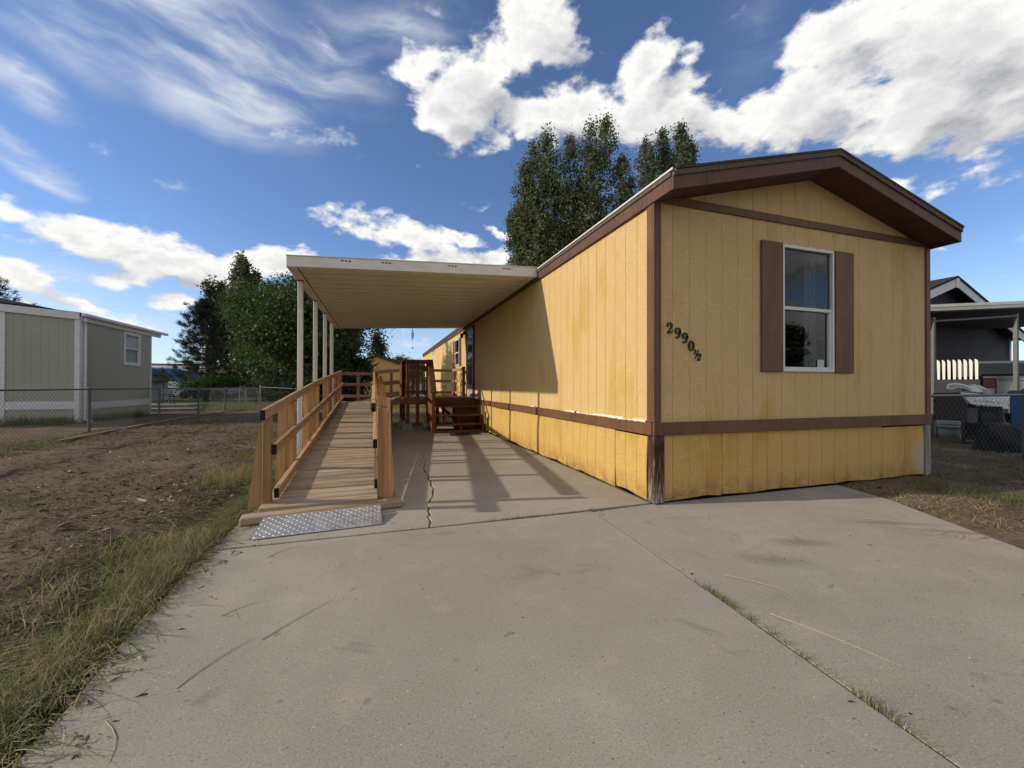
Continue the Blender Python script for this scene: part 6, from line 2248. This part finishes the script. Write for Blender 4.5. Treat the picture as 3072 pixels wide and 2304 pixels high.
# straws lying on the concrete
st = MB()
for (x0, y0, x1, y1, bend) in ((-2.98, -1.22, -2.72, -0.95, 0.01), (-3.20, -1.45, -3.02, -1.20, 0.02), (-3.22, -0.95, -3.05, -0.85, 0.02), (-3.42, -0.78, -3.12, -1.02, 0.06), (-3.18, -0.25, -3.02, -0.10, 0.02),
                               (-0.55, -1.35, -0.36, -1.62, 0.01), (-0.66, -1.75, -0.50, -2.2, 0.01), (-0.3, -0.35, 0.35, -0.50, 0.01), (-3.45, 0.2, -3.3, 0.02, 0.03), (-3.5, 0.12, -3.25, 0.10, 0.02),
                               (-2.6, 0.10, -2.50, -0.02, 0.01), (-3.36, -1.55, -3.25, -1.75, 0.02), (1.4, -0.9, 1.65, -1.05, 0.01)):
    a, b_ = Vector((x0, y0, 0.002)), Vector((x1, y1, 0.0015))
    sd = Vector((-(b_ - a).y, (b_ - a).x, 0)).normalized()
    st.tube([a.lerp(b_, t_) + sd * bend * math.sin(math.pi * t_) + Vector((0, 0, 0.002 * math.sin(math.pi * t_))) for t_ in (0, 0.25, 0.5, 0.75, 1)], [0.0018, 0.0016, 0.0014, 0.001, 0.0006], 5)
o = st.build('straw', 'caulk_white')
o.data.materials[0] = bpy.data.materials['litter']
at = o.data.attributes.new('tone', 'FLOAT', 'FACE')
at.data.foreach_set('value', np.full(len(o.data.polygons), 0.96, np.float32))
tag(o, 'dry grass stems blown onto the concrete', 'straw', kind='stuff')


def litter(name, label, n, xy, zf, size, seed, tones, slim=(0.12, 0.5)):
    q = np.random.default_rng(seed)
    P = np.c_[xy, zf(xy[:, 0], xy[:, 1]) + q.uniform(0.002, 0.016, n)]
    a = q.uniform(0, 6.283, n)
    t = np.stack([np.cos(a), np.sin(a), q.normal(0, 0.25, n)], 1)
    b = np.stack([-np.sin(a), np.cos(a), q.normal(0, 0.25, n)], 1)
    L_ = (size * q.lognormal(0, 0.5, n))[:, None]
    wv = L_ * q.uniform(slim[0], slim[1], (n, 1))
    V = np.stack([P - t * L_, P - b * wv + [0, 0, 0.003], P + t * L_, P + b * wv], 1).reshape(-1, 3)
    i = np.arange(n)[:, None] * 4
    T = np.concatenate([i + np.array([[0, 1, 2]]), i + np.array([[0, 2, 3]])], 1).reshape(-1, 3)
    o = link(name, mesh_np(name, V, T, 'litter', np.repeat(tones(q, n), 2)))
    return tag(o, label, 'leaf litter', kind='stuff')


q = np.random.default_rng(120)
n = 60000
xy = np.stack([-3.62 - 5.6 * q.random(n) ** 1.1, -3.6 + 16 * q.random(n) ** 1.5], 1)
keep = q.random(n) < np.clip(0.35 + 0.9 * val_noise(xy[:, 0], xy[:, 1], 0.8, 39), 0, 1)
xy = xy[keep]
litter('leaf_litter', 'dark mown clippings and leaf litter over the left yard', len(xy), xy, left_z, 0.015, 121, lambda q, n: np.where(q.random(n) < 0.025, 0.99, np.clip(q.beta(2, 2.2, n), 0, 0.96)))
n = 22000
yy = -3.6 + 6.5 * q.random(n)
xy = np.stack([left_edge_x(yy) - 0.01 - np.abs(q.normal(0, 0.45, n)), yy], 1)
litter('dead_thatch', 'dead straw and mown stems matted along the left edge of the concrete', n, xy, left_z, 0.026, 124, lambda q, n: np.clip(0.35 + 0.62 * q.beta(2, 2, n), 0, 0.985), (0.03, 0.09))
n = 700
yy = -2.8 + 5.0 * q.random(n)
xy = np.stack([left_edge_x(yy) + np.abs(q.normal(0, 0.10, n)) + 0.005, yy], 1)
litter('dead_thatch', 'loose stems and crumbs of soil spilled over the edge of the concrete', n, xy, lambda x, y: np.zeros(len(x)) - 0.001, 0.014, 125, lambda q, n: np.clip(q.beta(1.5, 1.5, n), 0, 0.97), (0.05, 0.3))
n = 16000
xy = np.stack([1.3 + 8 * q.random(n), -2.8 + 6 * q.random(n)], 1)
ok = (xy[:, 0] > right_edge_x(xy[:, 1]) + 0.01) & ((xy[:, 1] < -0.02) | (xy[:, 0] > 4.25))
xy = xy[ok]
litter('leaf_litter', 'straw and leaf litter over the right side yard', len(xy), xy, right_z, 0.012, 122, lambda q, n: np.clip(0.25 + 0.72 * q.beta(2, 2, n), 0, 0.97))
n = 160
xy = np.stack([q.uniform(-3.4, 1.6, n), -2.7 + 6 * q.random(n)], 1)
xy = xy[(xy[:, 0] < -0.05) | (xy[:, 1] < -0.05)]
xy = xy[xy[:, 0] < right_edge_x(np.minimum(xy[:, 1], 0.0)) - 0.1]
litter('leaf_litter', 'few small dry leaf bits lying on the concrete', len(xy), xy, lambda x, y: np.zeros(len(x)), 0.006, 123, lambda q, n: q.choice([0.05, 0.3, 0.95], n))
